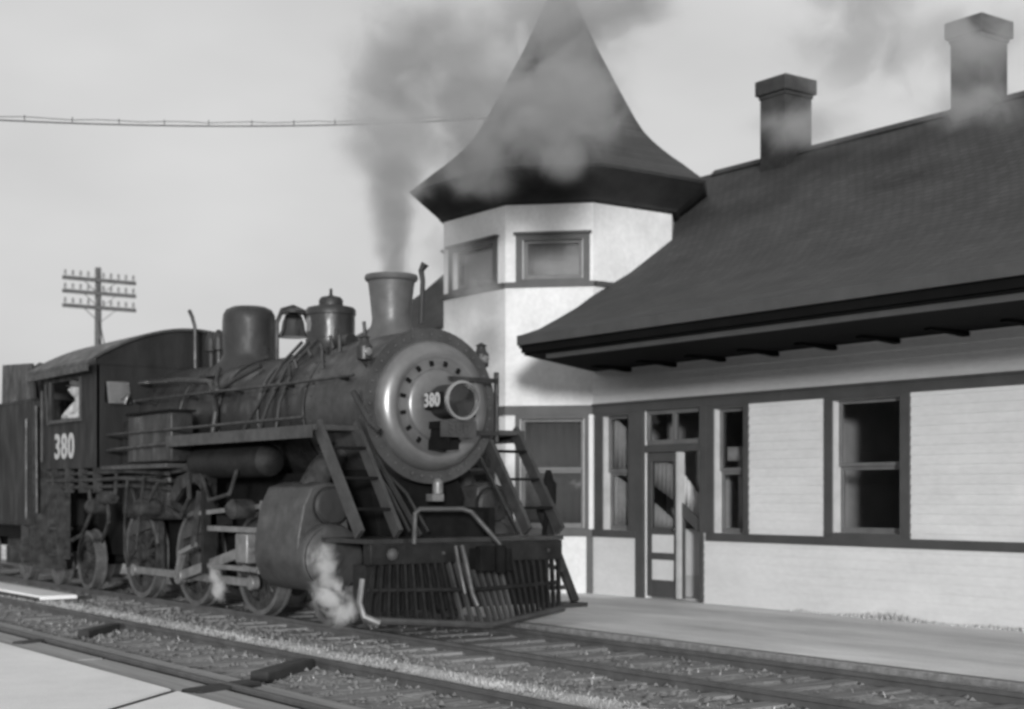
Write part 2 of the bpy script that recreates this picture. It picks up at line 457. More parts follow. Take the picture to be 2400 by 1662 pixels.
# platform and the pale slabs on the near side
b = MB(); b.box(-60, 2, 10.12, 30, -0.28, 0.0); b.build('platform', M['platform'], kind='structure')
b = MB(); b.box(-60, 2, 4.462, 4.528, -.25, -.06); b.build('edge_strip', M['timberdark'], kind='structure')
b = MB(); b.box(-60, 2, 9.99, 10.12, -.28, .004); b.build('platform_edge', M['tie'], kind='structure', bevel=.01)
jx0 = Vector((-10.62, 4.46)); jx1 = Vector((-9.05, 2.68))
def slab(poly):
    q = MB(); q.prism(poly, lambda p, t: (p[0], p[1], t), -0.26, -0.004); return q
slab([(-60, -3), (-4.06, -3), (jx0.x - 0.06, 4.46), (-60, 4.46)]).build('paved_apron', M['apron'], kind='structure', bevel=0.015)
slab([(jx0.x + 0.06, 4.46), (-3.94, -3), (2, -3), (2, 4.46)]).build('paved_apron', M['apron'], kind='structure', bevel=0.015)
q = MB(); q.prism([(jx0.x - .058, 4.455), (jx0.x + .058, 4.455), (-3.942, -2.99), (-4.058, -2.99)], lambda p, t: (p[0], p[1], t), -.2, -.018); q.build('joint_strip', M['timberdark'], kind='structure')
# loose stones over the ballast (nobody could count them)
b = MB()
for i in range(6500):
    x = -random.random() ** 0.8 * 22 - 4; y = random.choice([random.uniform(4.9, 10.0), random.uniform(4.9, 8.1)])
    r = random.uniform(0.012, 0.034)
    z = -0.105 + bal(x, y) + r * 0.3
    p = [(x + random.uniform(-.5, .5) * r + r * 1.2 * math.cos(a), y + r * 1.2 * math.sin(a), z + random.uniform(-.3, .3) * r) for a in (0.3, 1.8, 3.4, 4.9)]
    p.append((x, y, z + r)); b.add(p, [(0, 1, 4), (1, 2, 4), (2, 3, 4), (3, 0, 4)])
b.build('ballast_stones', M['stone'], smooth=False, label='loose pale ballast stones strewn between the rails', cat='stones', kind='stuff')
def strip(x, y):
    return bal(x, y) + .022 - .06 * max(0, abs(y - 6.86 - .07 * noise.noise(Vector((x * .5, 3, 0))) - .05 * noise.noise(Vector((x * 2.3, 8, 0)))) - .17) * 4 - .03 * max(0, -noise.noise(Vector((x * .8, 1, 1))))
sheet('gravel', -31, -4, 6.5, 7.3, -0.105, M['gravel'], 420, 16, fn=strip)
# dry grass strip between the tracks, tufts by the platform
b = MB()
def blade(x, y, z, h):
    a = random.uniform(0, 6.28); w = random.uniform(.004, .009); dx, dy = math.cos(a) * w, math.sin(a) * w
    lx, ly = random.gauss(0, .35) * h, random.gauss(0, .35) * h
    b.add([(x - dx, y - dy, z), (x + dx, y + dy, z), (x + dx * .6 + lx * .5, y + dy * .6 + ly * .5, z + h * .6), (x - dx * .6 + lx * .5, y - dy * .6 + ly * .5, z + h * .6), (x + lx, y + ly, z + h)],
          [(0, 1, 2, 3), (3, 2, 4)])
for i in range(22000):
    x = -4 - 26 * random.random()
    d = noise.noise(Vector((x * 0.5, 0, 5))) + 0.9 * noise.noise(Vector((x * 1.7, 2, 5)))
    y = random.gauss(6.80, 0.13) + 0.06 * noise.noise(Vector((x * .6, 9, 1)))
    if random.random() > 0.85 + d * 0.9: continue
    blade(x, y, -0.09, random.uniform(.02, .075))
for i in range(2500):
    x = -4 - 22 * random.random(); y = random.uniform(4.95, 9.9)
    if noise.noise(Vector((x * 1.1, y * 2.2, 1))) < 0.24: continue
    blade(x, y, -0.1, random.uniform(.02, .06))
for i in range(2500):
    x = -13 + 10 * random.random(); blade(x, 13.86 - abs(random.gauss(0, .05)), 0, random.uniform(.02, .10) * (noise.noise(Vector((x, 3, 3))) + .6))
b.build('dry_grass', M['grass'], smooth=False, label='pale dry grass growing in a strip between the two tracks', cat='grass', kind='stuff')

# ---------------- tracks
def rail_profile():
    return [(-.07, -.15), (.07, -.15), (.07, -.135), (.012, -.12), (.012, -.045), (.036, -.035), (.036, -.004), (.028, 0), (-.028, 0), (-.036, -.004), (-.036, -.035), (-.012, -.045), (-.012, -.12), (-.07, -.135)]
def track(y0, label, dark=(), xa=-62, xb=-2, top=-0.02):
    t = base('railway_track', (-20, y0 + .7175, -.15), label, 'track')
    for yy in (y0, y0 + 1.435):
        q = MB(); q.prism(rail_profile(), lambda p, a: (a, yy + p[0], p[1] + top + .02), xa, xb); q.build('rail', M['rail'], t, ang=50)
    q = MB(); cx0 = -20.0; yc = y0 + .7175
    q.box(cx0 - .11, cx0 + .11, yc - 1.25, yc + 1.25, -.22, -.082)
    first = q.build('sleeper', M['tie'], t, bevel=0.012)
    mats = [M['tie']]
    n = 0; x = xb - .3
    while x > -52 and n < 94:
        if not any(abs(x - d) < .28 for d in dark):
            c = first if n == 0 else first.copy()
            if n: COL.objects.link(c); c.parent = t
            c.location = (x - cx0 + random.uniform(-.04, .04), random.uniform(-.05, .05), random.uniform(-.012, .006)); c.rotation_euler = (0, 0, random.uniform(-.02, .02))
            n += 1
        x -= .55
    return t
tr1 = track(8.14, 'track the black steam engine runs on, beside the station platform')
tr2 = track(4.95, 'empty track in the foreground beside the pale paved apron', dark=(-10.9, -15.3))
for (xa, ya, xb_, yb, w_) in ((-10.55, 4.56, -10.80, 5.2, .22), (-15.0, 4.6, -15.2, 5.0, .15), (-11.3, 5.5, -11.95, 6.30, .17), (-15.9, 5.6, -16.5, 6.2, .14)):  # short dark bars standing for dark marks across the near track
    q = MB(); q.bar((xa, ya, -.055), (xb_, yb, -.055), w_, .10); q.build('sleeper', M['timberdark'], tr2, bevel=.02, label='dark bar lying askew on the near track')
# timber kerb planks outside the near rail
t = base('timber_crossing', (-20, 4.7, 0), 'long weathered planks laid along the outside of the near rail', 'planks')
for i in range(9):
    x0 = -44 + i * 4.4
    if i == 8: pass
    q = MB(); q.box(x0 + .02, x0 + 4.36, 4.53, 4.86, -.2, -.03 + random.uniform(-.006, .006)); q.build('plank', M['plank'], t, bevel=.012)
for i in range(9):
    x0 = -43 + i * 4.4
    q = MB(); q.box(x0 + .02, x0 + 4.34, 5.04, 5.30, -.2, -.045 + random.uniform(-.006, .006)); q.build('plank', M['plank'], t, bevel=.012)

t = base('walkway_slab', (-24, 7.1, -.1), 'pale raised walkway slab lying between the two tracks at the far left', 'slab')
q = MB(); q.box(-30, -21.0, 6.78, 7.32, -.03, .03); q.build('slab', M['apron'], t, bevel=.01)
q = MB(); q.box(-30, -21.05, 6.74, 6.778, -.2, .0); q.build('edge_timber', M['timberdark'], t)

# ================================================================ STATION
A = (-17.15, 13.88); B = (-18.10, 12.93); Cc = (-19.82, 12.93); D = (-20.77, 13.88); Ee = (-20.77, 15.47); Fv = (-19.82, 16.42); G = (-18.10, 16.42); H = (-17.15, 15.47)
CEN = Vector((-18.96, 14.675))
st = base('railway_station', (-12, 16, 0), 'white clapboard railway station with dark trim and pointed octagonal tower', 'station')
Flong = Face((-17.15, 13.88), (-2.0, 13.88))     # u = x + 17.15
X = lambda x: x + 17.15
FAB = Face(B, A); FBC = Face(Cc, B); FCD = Face(D, Cc); FHA = Face(A, H)
holes_long = [(X(-16.90), X(-16.30), .97, 2.66), (X(-15.97), X(-14.79), 0.0, 2.70), (X(-14.52), X(-13.95), .97, 2.66), (X(-12.40), X(-11.34), 1.02, 2.66), (X(-7.6), X(-6.5), 1.02, 2.66)]
wall(Flong, 0.0, 15.15, 0, 3.60, holes_long).build('wall', M['siding'], st, smooth=False)
sAB = lambda s: FAB.L - s
hAB = [(sAB(1.12), sAB(.13), .99, 2.64), (sAB(1.08), sAB(.15), 4.76, 5.36)]
wall(FAB, 0, FAB.L, 0, 5.96, hAB, .14, False).build('wall', M['stucco'], st, smooth=False)
hBC = [(.28, 1.42, 4.76, 5.36), (.35, 1.35, .99, 2.64)]
wall(FBC, 0, FBC.L, 0, 5.96, hBC, .14, False).build('wall', M['stucco'], st, smooth=False)
wall(FCD, 0, FCD.L, 0, 5.96, [(.2, 1.1, 4.76, 5.36)], .14, False).build('wall', M['stucco'], st, smooth=False)
wall(FHA, 0, FHA.L, 0, 5.96, [], .14, False).build('wall', M['stucco'], st, smooth=False)
for a_, b_ in ((H, G), (G, Fv), (Fv, Ee), (Ee, D)):
    F = Face(a_, b_); wall(F, 0, F.L, 0, 5.96, [], .14, False).build('wall', M['stucco'], st, smooth=False)
# left wing, back and end walls
F = Face((-24.2, 13.88), (-20.77, 13.88)); wall(F, 0, F.L, 0, 3.60, [(1.0, 2.1, 1.0, 2.66)]).build('wall', M['siding'], st, smooth=False); Fleft = F
F = Face((-24.2, 20.5), (-24.2, 13.88)); wall(F, 0, F.L, 0, 3.6, []).build('wall', M['siding'], st, smooth=False)
F = Face((-2.0, 13.88), (-2.0, 20.5)); wall(F, 0, F.L, 0, 3.6, []).build('wall', M['siding'], st, smooth=False)
F = Face((-2.0, 20.5), (-24.2, 20.5)); wall(F, 0, F.L, 0, 3.6, []).build('wall', M['siding'], st, smooth=False)
# inner ceiling and floor and partitions
b = MB(); b.box(-24.0, -2.2, 13.9 + .13, 20.3, 3.30, 3.34); b.build('ceiling', M['inside'], st)
b = MB(); b.box(-17.1, -2.2, 14.03, 20.3, 0.005, .03); b.build('floorboards', M['inside'], st)
for xx in (-15.98, -13.1):
    b = MB(); b.box(xx - .32 if xx < -15 else xx - .05, xx - .26 if xx < -15 else xx + .05, 14.6 if xx < -15 else 14.04, 20.3, .03, 3.3); b.build('partition', M['inside'], st)

# windows ---------------------------------------------------------
def curtain_and_sunpatch(F, a, c, zb, zl, zr, dpt, m, w, name='curtain_and_sunpatch'):  # slant-cut pieces put sunlight and shadow edges into the cloth's shape
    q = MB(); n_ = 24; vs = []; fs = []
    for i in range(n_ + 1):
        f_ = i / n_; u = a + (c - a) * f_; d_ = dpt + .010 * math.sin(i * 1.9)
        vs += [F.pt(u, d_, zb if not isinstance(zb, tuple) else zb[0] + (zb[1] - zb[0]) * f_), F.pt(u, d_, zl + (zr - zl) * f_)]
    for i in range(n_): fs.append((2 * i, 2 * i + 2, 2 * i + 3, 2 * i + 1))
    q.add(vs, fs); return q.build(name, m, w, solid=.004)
def window(F, h, meet=None, casing=(.11, .11, .10, .07), glass='glass', rails=True, name='window', sashm='sash', blind=None, hood=0.0, left_jamb=True, mull=0, inset=.075, sw=.045):
    s0, s1, z0, z1 = h; cl, cr, ct, cb_ = casing
    w = base(name, (0, 0, 0)); w.parent = st
    # casing is the main mesh
    bpy.data.objects.remove(w)
    q = MB()
    q.fbox(F, s0 - cl, s0, -.01, .03, z0 - cb_, z1 + ct); q.fbox(F, s1, s1 + cr, -.01, .03, z0 - cb_, z1 + ct)
    if ct: q.fbox(F, s0, s1, -.01, .03, z1, z1 + ct)
    if cb_: q.fbox(F, s0, s1, -.01, .045, z0 - cb_, z0)
    if hood: q.fbox(F, s0 - cl - .03, s1 + cr + .03, -.01, .075, z1 + ct, z1 + ct + hood)
    w = q.build(name, M['trim'], st)
    j = MB(); j.fbox(F, s0 + .001, s0 + .018, -.13, .012, z0, z1); j.fbox(F, s1 - .018, s1 - .001, -.13, .012, z0, z1)
    build_each(j, 'jamb', M['jamb'], w)
    zs = [z0, z1] if meet is None else [z0, meet, z1]
    for k in range(len(zs) - 1):
        a, c = zs[k], zs[k + 1]; dn = -inset - (.035 if (k == 0 and len(zs) > 2) else 0)
        q = MB(); ia, ib = s0 + .02, s1 - .02
        q.fbox(F, ia, ia + sw, dn - .03, dn, a, c); q.fbox(F, ib - sw, ib, dn - .03, dn, a, c)
        q.fbox(F, ia + sw, ib - sw, dn - .03, dn, a, a + (sw * 1.5 if k == 0 else sw)); q.fbox(F, ia + sw, ib - sw, dn - .03, dn, c - sw, c)
        for mm in range(mull):
            xm = ia + (ib - ia) * (mm + 1) / (mull + 1); q.fbox(F, xm - .016, xm + .016, dn - .03, dn, a + sw, c - sw)
        q.build('sash', M[sashm], w, bevel=.004)
        q = MB(); q.fbox(F, ia + sw * .5, ib - sw * .5, dn - .018, dn - .012, a + sw * .5, c - sw * .5); q.build('pane', M[glass], w, smooth=False)
    if blind:
        for (a, c, z_, z__, dpt) in blind:
            zl, zr = z__ if isinstance(z__, tuple) else (z__, z__)
            curtain_and_sunpatch(F, a, c, z_, zl, zr, dpt, M['curtain_and_sunpatch'] if glass == 'glass' else M['blind'], w)
    return w
hl = holes_long
window(Flong, hl[0], 1.82, (.19, .16, .04, .0), blind=[(hl[0][0] + .0, hl[0][1] + .1, 1.0, (1.80, 1.48), -.20), (hl[0][0] + .0, hl[0][1] + .1, (1.86, 1.54), (2.66, 2.22), -.20)])  # slanted cuts and gap shape the diagonal shadow lines on a sunlit interior
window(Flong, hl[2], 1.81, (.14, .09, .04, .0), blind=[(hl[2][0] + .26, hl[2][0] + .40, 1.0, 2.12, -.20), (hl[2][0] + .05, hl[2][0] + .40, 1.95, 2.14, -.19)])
window(Flong, hl[3], 1.84, (.13, .14, .04, .05))
window(Flong, hl[4], 1.84, (.13, .14, .04, .05))
window(FAB, hAB[0], 1.86, (.07, .07, .06, .02), glass='glass2', blind=[(hAB[0][0] + .02, hAB[0][1] - .02, 1.0, 2.62, -.20)])
window(FBC, hBC[1], 1.86, (.1, .1, .06, .02), glass='glass2', blind=[(hBC[1][0] + .02, hBC[1][1] - .02, 1.0, 2.62, -.20)])
window(FAB, hAB[1], None, (.10, .10, .08, .04), glass='glass2', hood=.035, sw=.05, blind=[(hAB[1][0] + .02, hAB[1][1] - .02, 4.77, 5.35, -.20)])
window(FBC, hBC[0], None, (.10, .10, .08, .04), glass='glass2', hood=.035, sw=.05, blind=[(hBC[0][0] + .02, hBC[0][1] - .02, 4.77, 5.35, -.20)])
window(FCD, (.2, 1.1, 4.76, 5.36), None, (.10, .10, .08, .04), glass='glass2', hood=.035, sw=.05)
window(Fleft, (1.0, 2.1, 1.0, 2.66), 1.84, (.12, .12, .04, .05))
# trim belts: lower, upper, tower
def belt(F, s0, s1, z0, z1, pr=.04, name='belt_trim'):
    q = MB(); q.fbox(F, s0, s1, -.005, pr, z0, z1); return q
q = belt(Flong, .03, 15.15, 2.70, 2.84)
q.fbox(FAB, 0, FAB.L + .015, -.005, .04, 2.70, 2.84); q.fbox(FBC, 0, FBC.L, -.005, .04, 2.70, 2.84); q.fbox(FCD, 0, FCD.L, -.005, .04, 2.70, 2.84); q.fbox(Fleft, 0, Fleft.L - .03, -.005, .04, 2.70, 2.84)
q.fbox(Flong, .03, 15.15, .04, .062, 2.82, 2.85)
q.build('belt_trim', M['trim'], st)
q = MB(); q.fbox(Flong, .03, X(-16.13), -.005, .045, .86, .969); q.fbox(Flong, X(-14.65), 15.15, -.005, .045, .86, .969)
q.fbox(FAB, 0, FAB.L + .01, -.005, .045, .86, .969); q.fbox(FBC, 0, FBC.L, -.005, .045, .86, .969); q.fbox(FCD, 0, FCD.L, -.005, .045, .86, .969); q.fbox(Fleft, 0, Fleft.L - .03, -.005, .045, .86, .969)
q.build('sill_trim', M['trim'], st)
q = MB(); q.fbox(FAB, 0, FAB.L + .02, -.005, .05, 4.64, 4.718); q.fbox(FBC, 0, FBC.L, -.005, .05, 4.64, 4.718); q.fbox(FCD, 0, FCD.L, -.005, .05, 4.64, 4.718); q.fbox(FHA, .02, FHA.L, -.005, .05, 4.64, 4.718)
q.build('tower_sill_trim', M['trim'], st)
q = MB(); q.fbox(FAB, FAB.L - .10, FAB.L, -.005, .03, 0, .859); q.build('corner_board', M['trim'], st)
q = MB(); q.fbox(FAB, FAB.L - .062, FAB.L - .002, -.005, .032, .97, 2.699); q.build('corner_board', M['white'], st, label='white corner board beside the bay window')
q = MB()
for x in (-8.95, -3.2): q.fbox(Flong, X(x) - .02, X(x) + .02, .0, .006, .0, 2.699)
q.build('board_joint', M['siding'], st)

# door -------------------------------------------------------------
dh = holes_long[1]
q = MB()
q.fbox(Flong, dh[0] - .17, dh[0], -.01, .035, 0, 2.699); q.fbox(Flong, dh[1], dh[1] + .135, -.01, .035, .97, 2.699); q.fbox(Flong, dh[1], dh[1] + .07, -.01, .035, 0, .97)
q.build('door_casing', M['trim'], st)
q = MB(); q.fbox(Flong, dh[0], dh[1], -.13, .02, 2.10, 2.20); q.build('transom_bar', M['trim'], st)
q = MB(); q.fbox(Flong, dh[0] + .03, dh[1] - .03, -.12, -.02, 2.205, 2.27); q.fbox(Flong, dh[0], dh[0] + .05, -.10, -.03, 2.27, 2.7); q.fbox(Flong, dh[1] - .04, dh[1], -.10, -.03, 2.27, 2.7); q.fbox(Flong, dh[0] + .05, dh[1] - .04, -.1, -.03, 2.64, 2.7)
mid = (dh[0] + dh[1]) / 2; q.fbox(Flong, mid - .03, mid + .03, -.1, -.03, 2.27, 2.64)
tw = q.build('transom_window', M['sash'], st)
q = MB(); q.fbox(Flong, dh[0] + .04, dh[1] - .03, -.07, -.064, 2.26, 2.66); q.build('pane', M['glass'], tw, smooth=False)
# panelled leaf, left half of the opening
d0, d1 = dh[0] + .012, dh[0] + .70
q = MB()
q.fbox(Flong, d0, d0 + .10, -.075, -.03, .03, 2.09); q.fbox(Flong, d1 - .11, d1, -.075, -.03, .03, 2.09)
for za, zb in ((.03, .27), (.56, .66), (.92, 1.02), (1.96, 2.09)): q.fbox(Flong, d0 + .10, d1 - .11, -.075, -.03, za, zb)
leaf = q.build('door', M['trim'], st, bevel=.006)
q = MB()
for za, zb in ((.27, .56), (.66, .92)): q.fbox(Flong, d0 + .09, d1 - .10, -.06, -.045, za - .01, zb + .01)
q.build('panel', M['white'], leaf)
q = MB(); q.fbox(Flong, d0 + .09, d1 - .10, -.057, -.051, 1.01, 1.97); q.build('pane', M['glass'], leaf, smooth=False)
curtain_and_sunpatch(Flong, d0 + .06, d1, (1.62, 1.30), 2.02, 1.86, -.12, M['curtain_and_sunpatch'], leaf)  # slanted edges stand for the diagonal shadow across the sunlit glazing
curtain_and_sunpatch(Flong, d0 + .06, d1, 1.0, 1.38, 1.02, -.12, M['curtain_and_sunpatch'], leaf)  # lower sunlit piece, its sloping top shaped as a shadow edge
q = MB(); q.fbox(Flong, d1 + .002, d1 + .05, -.09, .03, .03, 2.09); q.build('lit_door_edge', M['jamb'], leaf)  # pale strip painted as the lit edge of the leaf
q = MB(); q.ball(Flong.pt(d1 - .05, .02, 1.0), .03); q.build('handle', M['brass'], leaf)
q = MB(); q.fbox(Flong, d0 + .05, dh[1] + .1, -.40, -.36, .34, 1.00); q.build('inner_panel', M['white'], st, label='white lower panel seen inside the doorway')
q = MB(); q.fbox(Flong, d0 + .05, dh[1] + .1, -.40, -.365, .01, .34); q.build('inner_panel', M['inside'], st)
curtain_and_sunpatch(Flong, d1 - .46, dh[1] - .36, (1.42, 1.05), 1.95, 1.42, -.38, M['curtain_and_sunpatch'], st)  # pale slanted piece stands for a diagonally sunlit strip inside
# inner leaf standing open behind, panelled below
q = MB()
q.box(-14.82 - .02, -14.82 + .02, 14.30, 14.95, .05, .95); inn = q.build('inner_door', M['white'], st, label='pale inner door standing open in the dark doorway')
q = MB(); q.box(-15.245, -15.20, 13.92, 13.97, .03, 1.30); q.build('stile', M['trim'], inn)
q = MB(); q.bar((-15.29, 13.93, 1.32), (-14.80, 13.93, 1.02), .03, .16); q.build('shadow_bar', M['trim'], inn)  # dark slanted bar drawn as the diagonal shadow across the doorway
q = MB(); q.box(-14.82 - .018, -14.82 + .018, 14.30, 14.95, .96, 1.75); q.build('panel', M['curtain_and_sunpatch'], inn)

# main roof ---------------------------------------------------------
prof = [(11.44, 3.61), (12.0, 3.76), (12.66, 4.0), (13.27, 4.23), (13.88, 4.5), (14.6, 4.9), (15.47, 5.5), (16.42, 6.28), (17.2, 6.92)]
def leftx(y, side):
    if side > 0:
        if y <= 13.88: return -15.67 - (y - 11.44) / 2.44 * 1.48
        return -17.16 if y <= 15.47 else -17.16 - (y - 15.47) * 1.0
    if y <= 13.88: return -22.25 + (y - 11.44) / 2.44 * 1.48
    return -20.76 if y <= 15.47 else -20.76 + (y - 15.47) * 1.0
def roof_side(side, xo):
    q = MB(); vs = []; fs = []; th_ = .07
    for (y, z) in prof:
        vs += [(leftx(y, side), y, z), (xo, y, z)]
    n0 = len(prof)
    for (y, z) in prof:
        vs += [(leftx(y, side), y, z - th_), (xo, y, z - th_)]
    for i in range(n0 - 1):
        fs.append((2 * i, 2 * i + 1, 2 * i + 3, 2 * i + 2)); k = 2 * n0
        fs.append((k + 2 * i, k + 2 * i + 2, k + 2 * i + 3, k + 2 * i + 1))
        fs.append((2 * i, 2 * i + 2, k + 2 * i + 2, k + 2 * i)); fs.append((2 * i + 1, k + 2 * i + 1, k + 2 * i + 3, 2 * i + 3))
    fs.append((0, 2 * n0, 2 * n0 + 1, 1))
    q.add(vs, fs); return q
r1 = roof_side(1, -1.2).build('roof', M['roof'], st, ang=60)
r2 = roof_side(-1, -24.45).build('roof', M['roof'], st, ang=60)
q = MB(); bp = [(17.2, 6.92), (18.0, 6.28), (18.93, 5.5), (20.5, 4.5), (22.9, 3.61)]
q.prism(bp + [(y, z - .07) for y, z in reversed(bp)], lambda p, t: (t, p[0], p[1]), -24.45, -1.2); q.build('roof', M['roof'], st)
q = MB()
q.prism([(17.08, 6.86), (17.2, 6.97), (17.32, 6.86)], lambda p, t: (t, p[0], p[1]), -18.0, -1.2)
q.prism([(17.08, 6.86), (17.2, 6.97), (17.32, 6.86)], lambda p, t: (t, p[0], p[1]), -24.45, -19.9); q.build('ridge_board', M['roof'], st)
# fascia, crown board, soffit, brackets (right wing then left wing)
def eaves(side, xe):
    xa = -15.67 if side > 0 else -22.25
    lo, hi = (xa, xe) if side > 0 else (xe, xa)
    q = MB(); q.box(lo, hi, 11.38, 11.44, 3.47, 3.60)
    d0_ = Vector((xa, 11.44, 0)); d1_ = Vector(((-17.14 if side > 0 else -20.78), 13.86, 0))
    q.bar(d0_ + Vector((0, 0, 3.52)), d0_.lerp(d1_, .96) + Vector((0, 0, 3.44)), .05, .16)
    q.build('fascia', M['trim'], st)
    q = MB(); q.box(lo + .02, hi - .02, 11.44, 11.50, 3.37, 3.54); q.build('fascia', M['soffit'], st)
    q = MB(); q.box(lo + .4, hi - .1, 11.56, 11.62, 3.28, 3.345); q.build('eaves_batten', M['trim'], st)
    q = MB(); xw = -17.14 if side > 0 else -20.78
    z = 3.345
    q.prism([(xa, 11.5), (xe, 11.5), (xe, 13.875), (xw, 13.875)], lambda p, t: (p[0], p[1], t), z, z + .03)
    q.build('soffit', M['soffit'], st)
    n_ = 0; x = (-16.3 if side > 0 else -21.6)
    while (x < xe if side > 0 else x > xe) and n_ < 18:
        q = MB(); q.prism([(13.87, 3.34), (13.87, 3.285), (13.5, 3.31), (13.2, 3.315), (13.2, 3.34)], lambda p, t: (t, p[0], p[1]), x - .05, x + .05)
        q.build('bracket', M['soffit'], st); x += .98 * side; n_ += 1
eaves(1, -1.25); eaves(-1, -24.4)
# frieze under the soffit
# tower roof: flared octagonal spire with coved eaves
OCT = [A, B, Cc, D, Ee, Fv, G, H]
def oct_rings(rings):
    q = MB(); vs = []; fs = []
    for k, z in rings:
        for p in OCT:
            v = CEN + (Vector(p) - CEN) * k; vs.append((v.x, v.y, z))
    m = len(rings)
    for i in range(m - 1):
        for j in range(8): fs.append((i * 8 + j, i * 8 + (j + 1) % 8, (i + 1) * 8 + (j + 1) % 8, (i + 1) * 8 + j))
    fs.append(tuple(range(8))); fs.append(tuple(range((m - 1) * 8, m * 8)))
    return q.add(vs, fs)
def sm(t): return t
RINGS = [(1.27, 6.33), (1.288, 6.37), (1.19, 6.52), (1.09, 6.68), (1.0, 6.81), (.92, 6.94), (.83, 7.10), (.751, 7.27), (.68, 7.48), (.613, 7.71), (.50, 8.11), (.41, 8.44), (.323, 8.76), (.225, 9.17), (.122, 9.61), (.03, 10.04)]
oct_rings(RINGS).build('tower_roof', M['roof'], st, ang=40)
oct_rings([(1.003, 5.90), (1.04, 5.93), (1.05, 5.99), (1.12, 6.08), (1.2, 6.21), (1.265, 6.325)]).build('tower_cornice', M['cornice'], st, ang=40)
q = MB(); q.lathe([(.05, 9.95), (.09, 10.1), (.04, 10.25), (.11, 10.4), (.04, 10.55), (.01, 11.0)], (CEN.x, CEN.y, 0)); q.build('finial', M['trim'], st)
# chimneys
def chimney(x, y, zt, w, label):
    q = MB(); q.box(x - w, x, y, y + .60, 5.9, zt - .30); ch = q.build('chimney', M['brick'], st, bevel=.01, label=label)
    q = MB(); q.box(x - w - .02, x + .02, y - .02, y + .62, zt - .30, zt - .24); q.box(x - w - .06, x + .06, y - .06, y + .66, zt - .24, zt); q.build('cap', M['brick'], ch, bevel=.015)
    q = MB(); q.box(x - w - .01, x + .01, y - .01, y + .61, 6.0, 6.62); q.build('flashing', M['soffit'], ch)
    return ch
chimney(-16.04, 16.85, 8.08, .55, 'corbelled chimney just right of the tower'); chimney(-12.42, 16.85, 8.06, .50, 'corbelled chimney half veiled in smoke')

# ================================================================ TELEGRAPH POLE, CABLE
def tpole(x, y, top, label, arms, grp=None):
    t = base('telegraph_pole', (x, y, -.25), label, 'telegraph pole', grp)
    q = MB(); q.tube([(x, y, -.25), (x, y, top * .6), (x, y, top)], [.15, .12, .10], 12); q.build('pole', M['pole'], t)
    for z in arms:
        q = MB(); q.box(x + .10, x + .21, y - 1.25, y + 1.25, z - .06, z + .06); a = q.build('crossarm', M['pole'], t)
        for i in range(10):
            yy = y - 1.17 + i * .26
            q = MB(); q.lathe([(.012, .05), (.012, .10), (.045, .11), (.05, .15), (.03, .20), (.045, .22), (.03, .26)], (x + .155, yy, z), n=8)
            q.build('insulator', M['glassins'], a)
        q = MB(); q.bar((x + .2, y - .55, z - .05), (x + .14, y, z - .5), .03, .02); q.bar((x + .2, y + .55, z - .05), (x + .14, y, z - .5), .03, .02); q.build('brace', M['pole'], t)
    return t
tp = tpole(-47.9, 17.4, 9.1, 'telegraph pole with three crossarms of insulators rising behind the cab', (8.66, 8.22, 7.74))
q = MB(); q.tube([(-47.8, 17.4, 7.3), (-45.6, 18.3, -.2)], .02, 5); q.tube([(-47.8, 17.4, 6.7), (-46.0, 18.0, -.2)], .02, 5); q.build('guy_wire', M['dark'], tp)
# cable from tower roof away to the left
a0 = Vector((-18.85, 13.52, 7.50)); a1 = Vector((-21.3, 1.0, 6.55))
t = base('overhead_cable', a1, 'sagging overhead cable with small hangers running left from the tower roof', 'cable')
pts = []
for i in range(41):
    f_ = i / 40; p = a0.lerp(a1, f_); p.z -= 0.32 * 4 * f_ * (1 - f_); pts.append(p)
q = MB(); q.tube(pts, .011, 6); q.build('cable', M['pole'], t)
pts2 = [p + Vector((0, 0, .055 + .01 * math.sin(i * 2))) for i, p in enumerate(pts)]
q = MB(); q.tube(pts2, .006, 5); q.build('messenger_wire', M['pole'], t)
q = MB()
for i in range(1, 40, 2):
    p = pts[i]; q.tube([p, p + Vector((0, 0, .085))], .006, 5)
build_each(q, 'hanger', M['dark'], t)
q = MB(); q.tube([(a1.x, a1.y, -.25), (a1.x, a1.y, 6.6)], [.16, .11], 12)
q.build('utility_pole', M['pole'], label='bare timber pole carrying the far end of the overhead cable', cat='pole')

# ================================================================ LOCOMOTIVE
CY = 8.8575
NY, FY = 7.40, 10.315           # near and far sides
lo = base('steam_locomotive', (-18, CY, 0), 'black steam locomotive numbered 380 passing the station under smoke', 'locomotive')
BZ = 2.49
# boiler
q = MB(); q.lathe([(.80, 0), (.80, .02), (.80, 2.55), (.82, 2.56), (.82, 2.62), (.80, 2.63), (.80, 3.9), (.84, 4.2), (.86, 4.6), (.86, 6.45)], (-15.2, CY, BZ), (-1, 0, 0), 56)
q.build('boiler', M['black'], lo)
for i, x in enumerate((-15.35, -16.55, -17.72, -18.9)):
    r_ = .812 if x > -18.6 else .85
    q = MB(); q.lathe([(r_, 0), (r_ + .012, .005), (r_ + .012, .06), (r_, .065)], (x, CY, BZ), (-1, 0, 0), 48, cap=False); q.build('boiler_band', M['jacket'] if i == 1 else M['black'], lo)
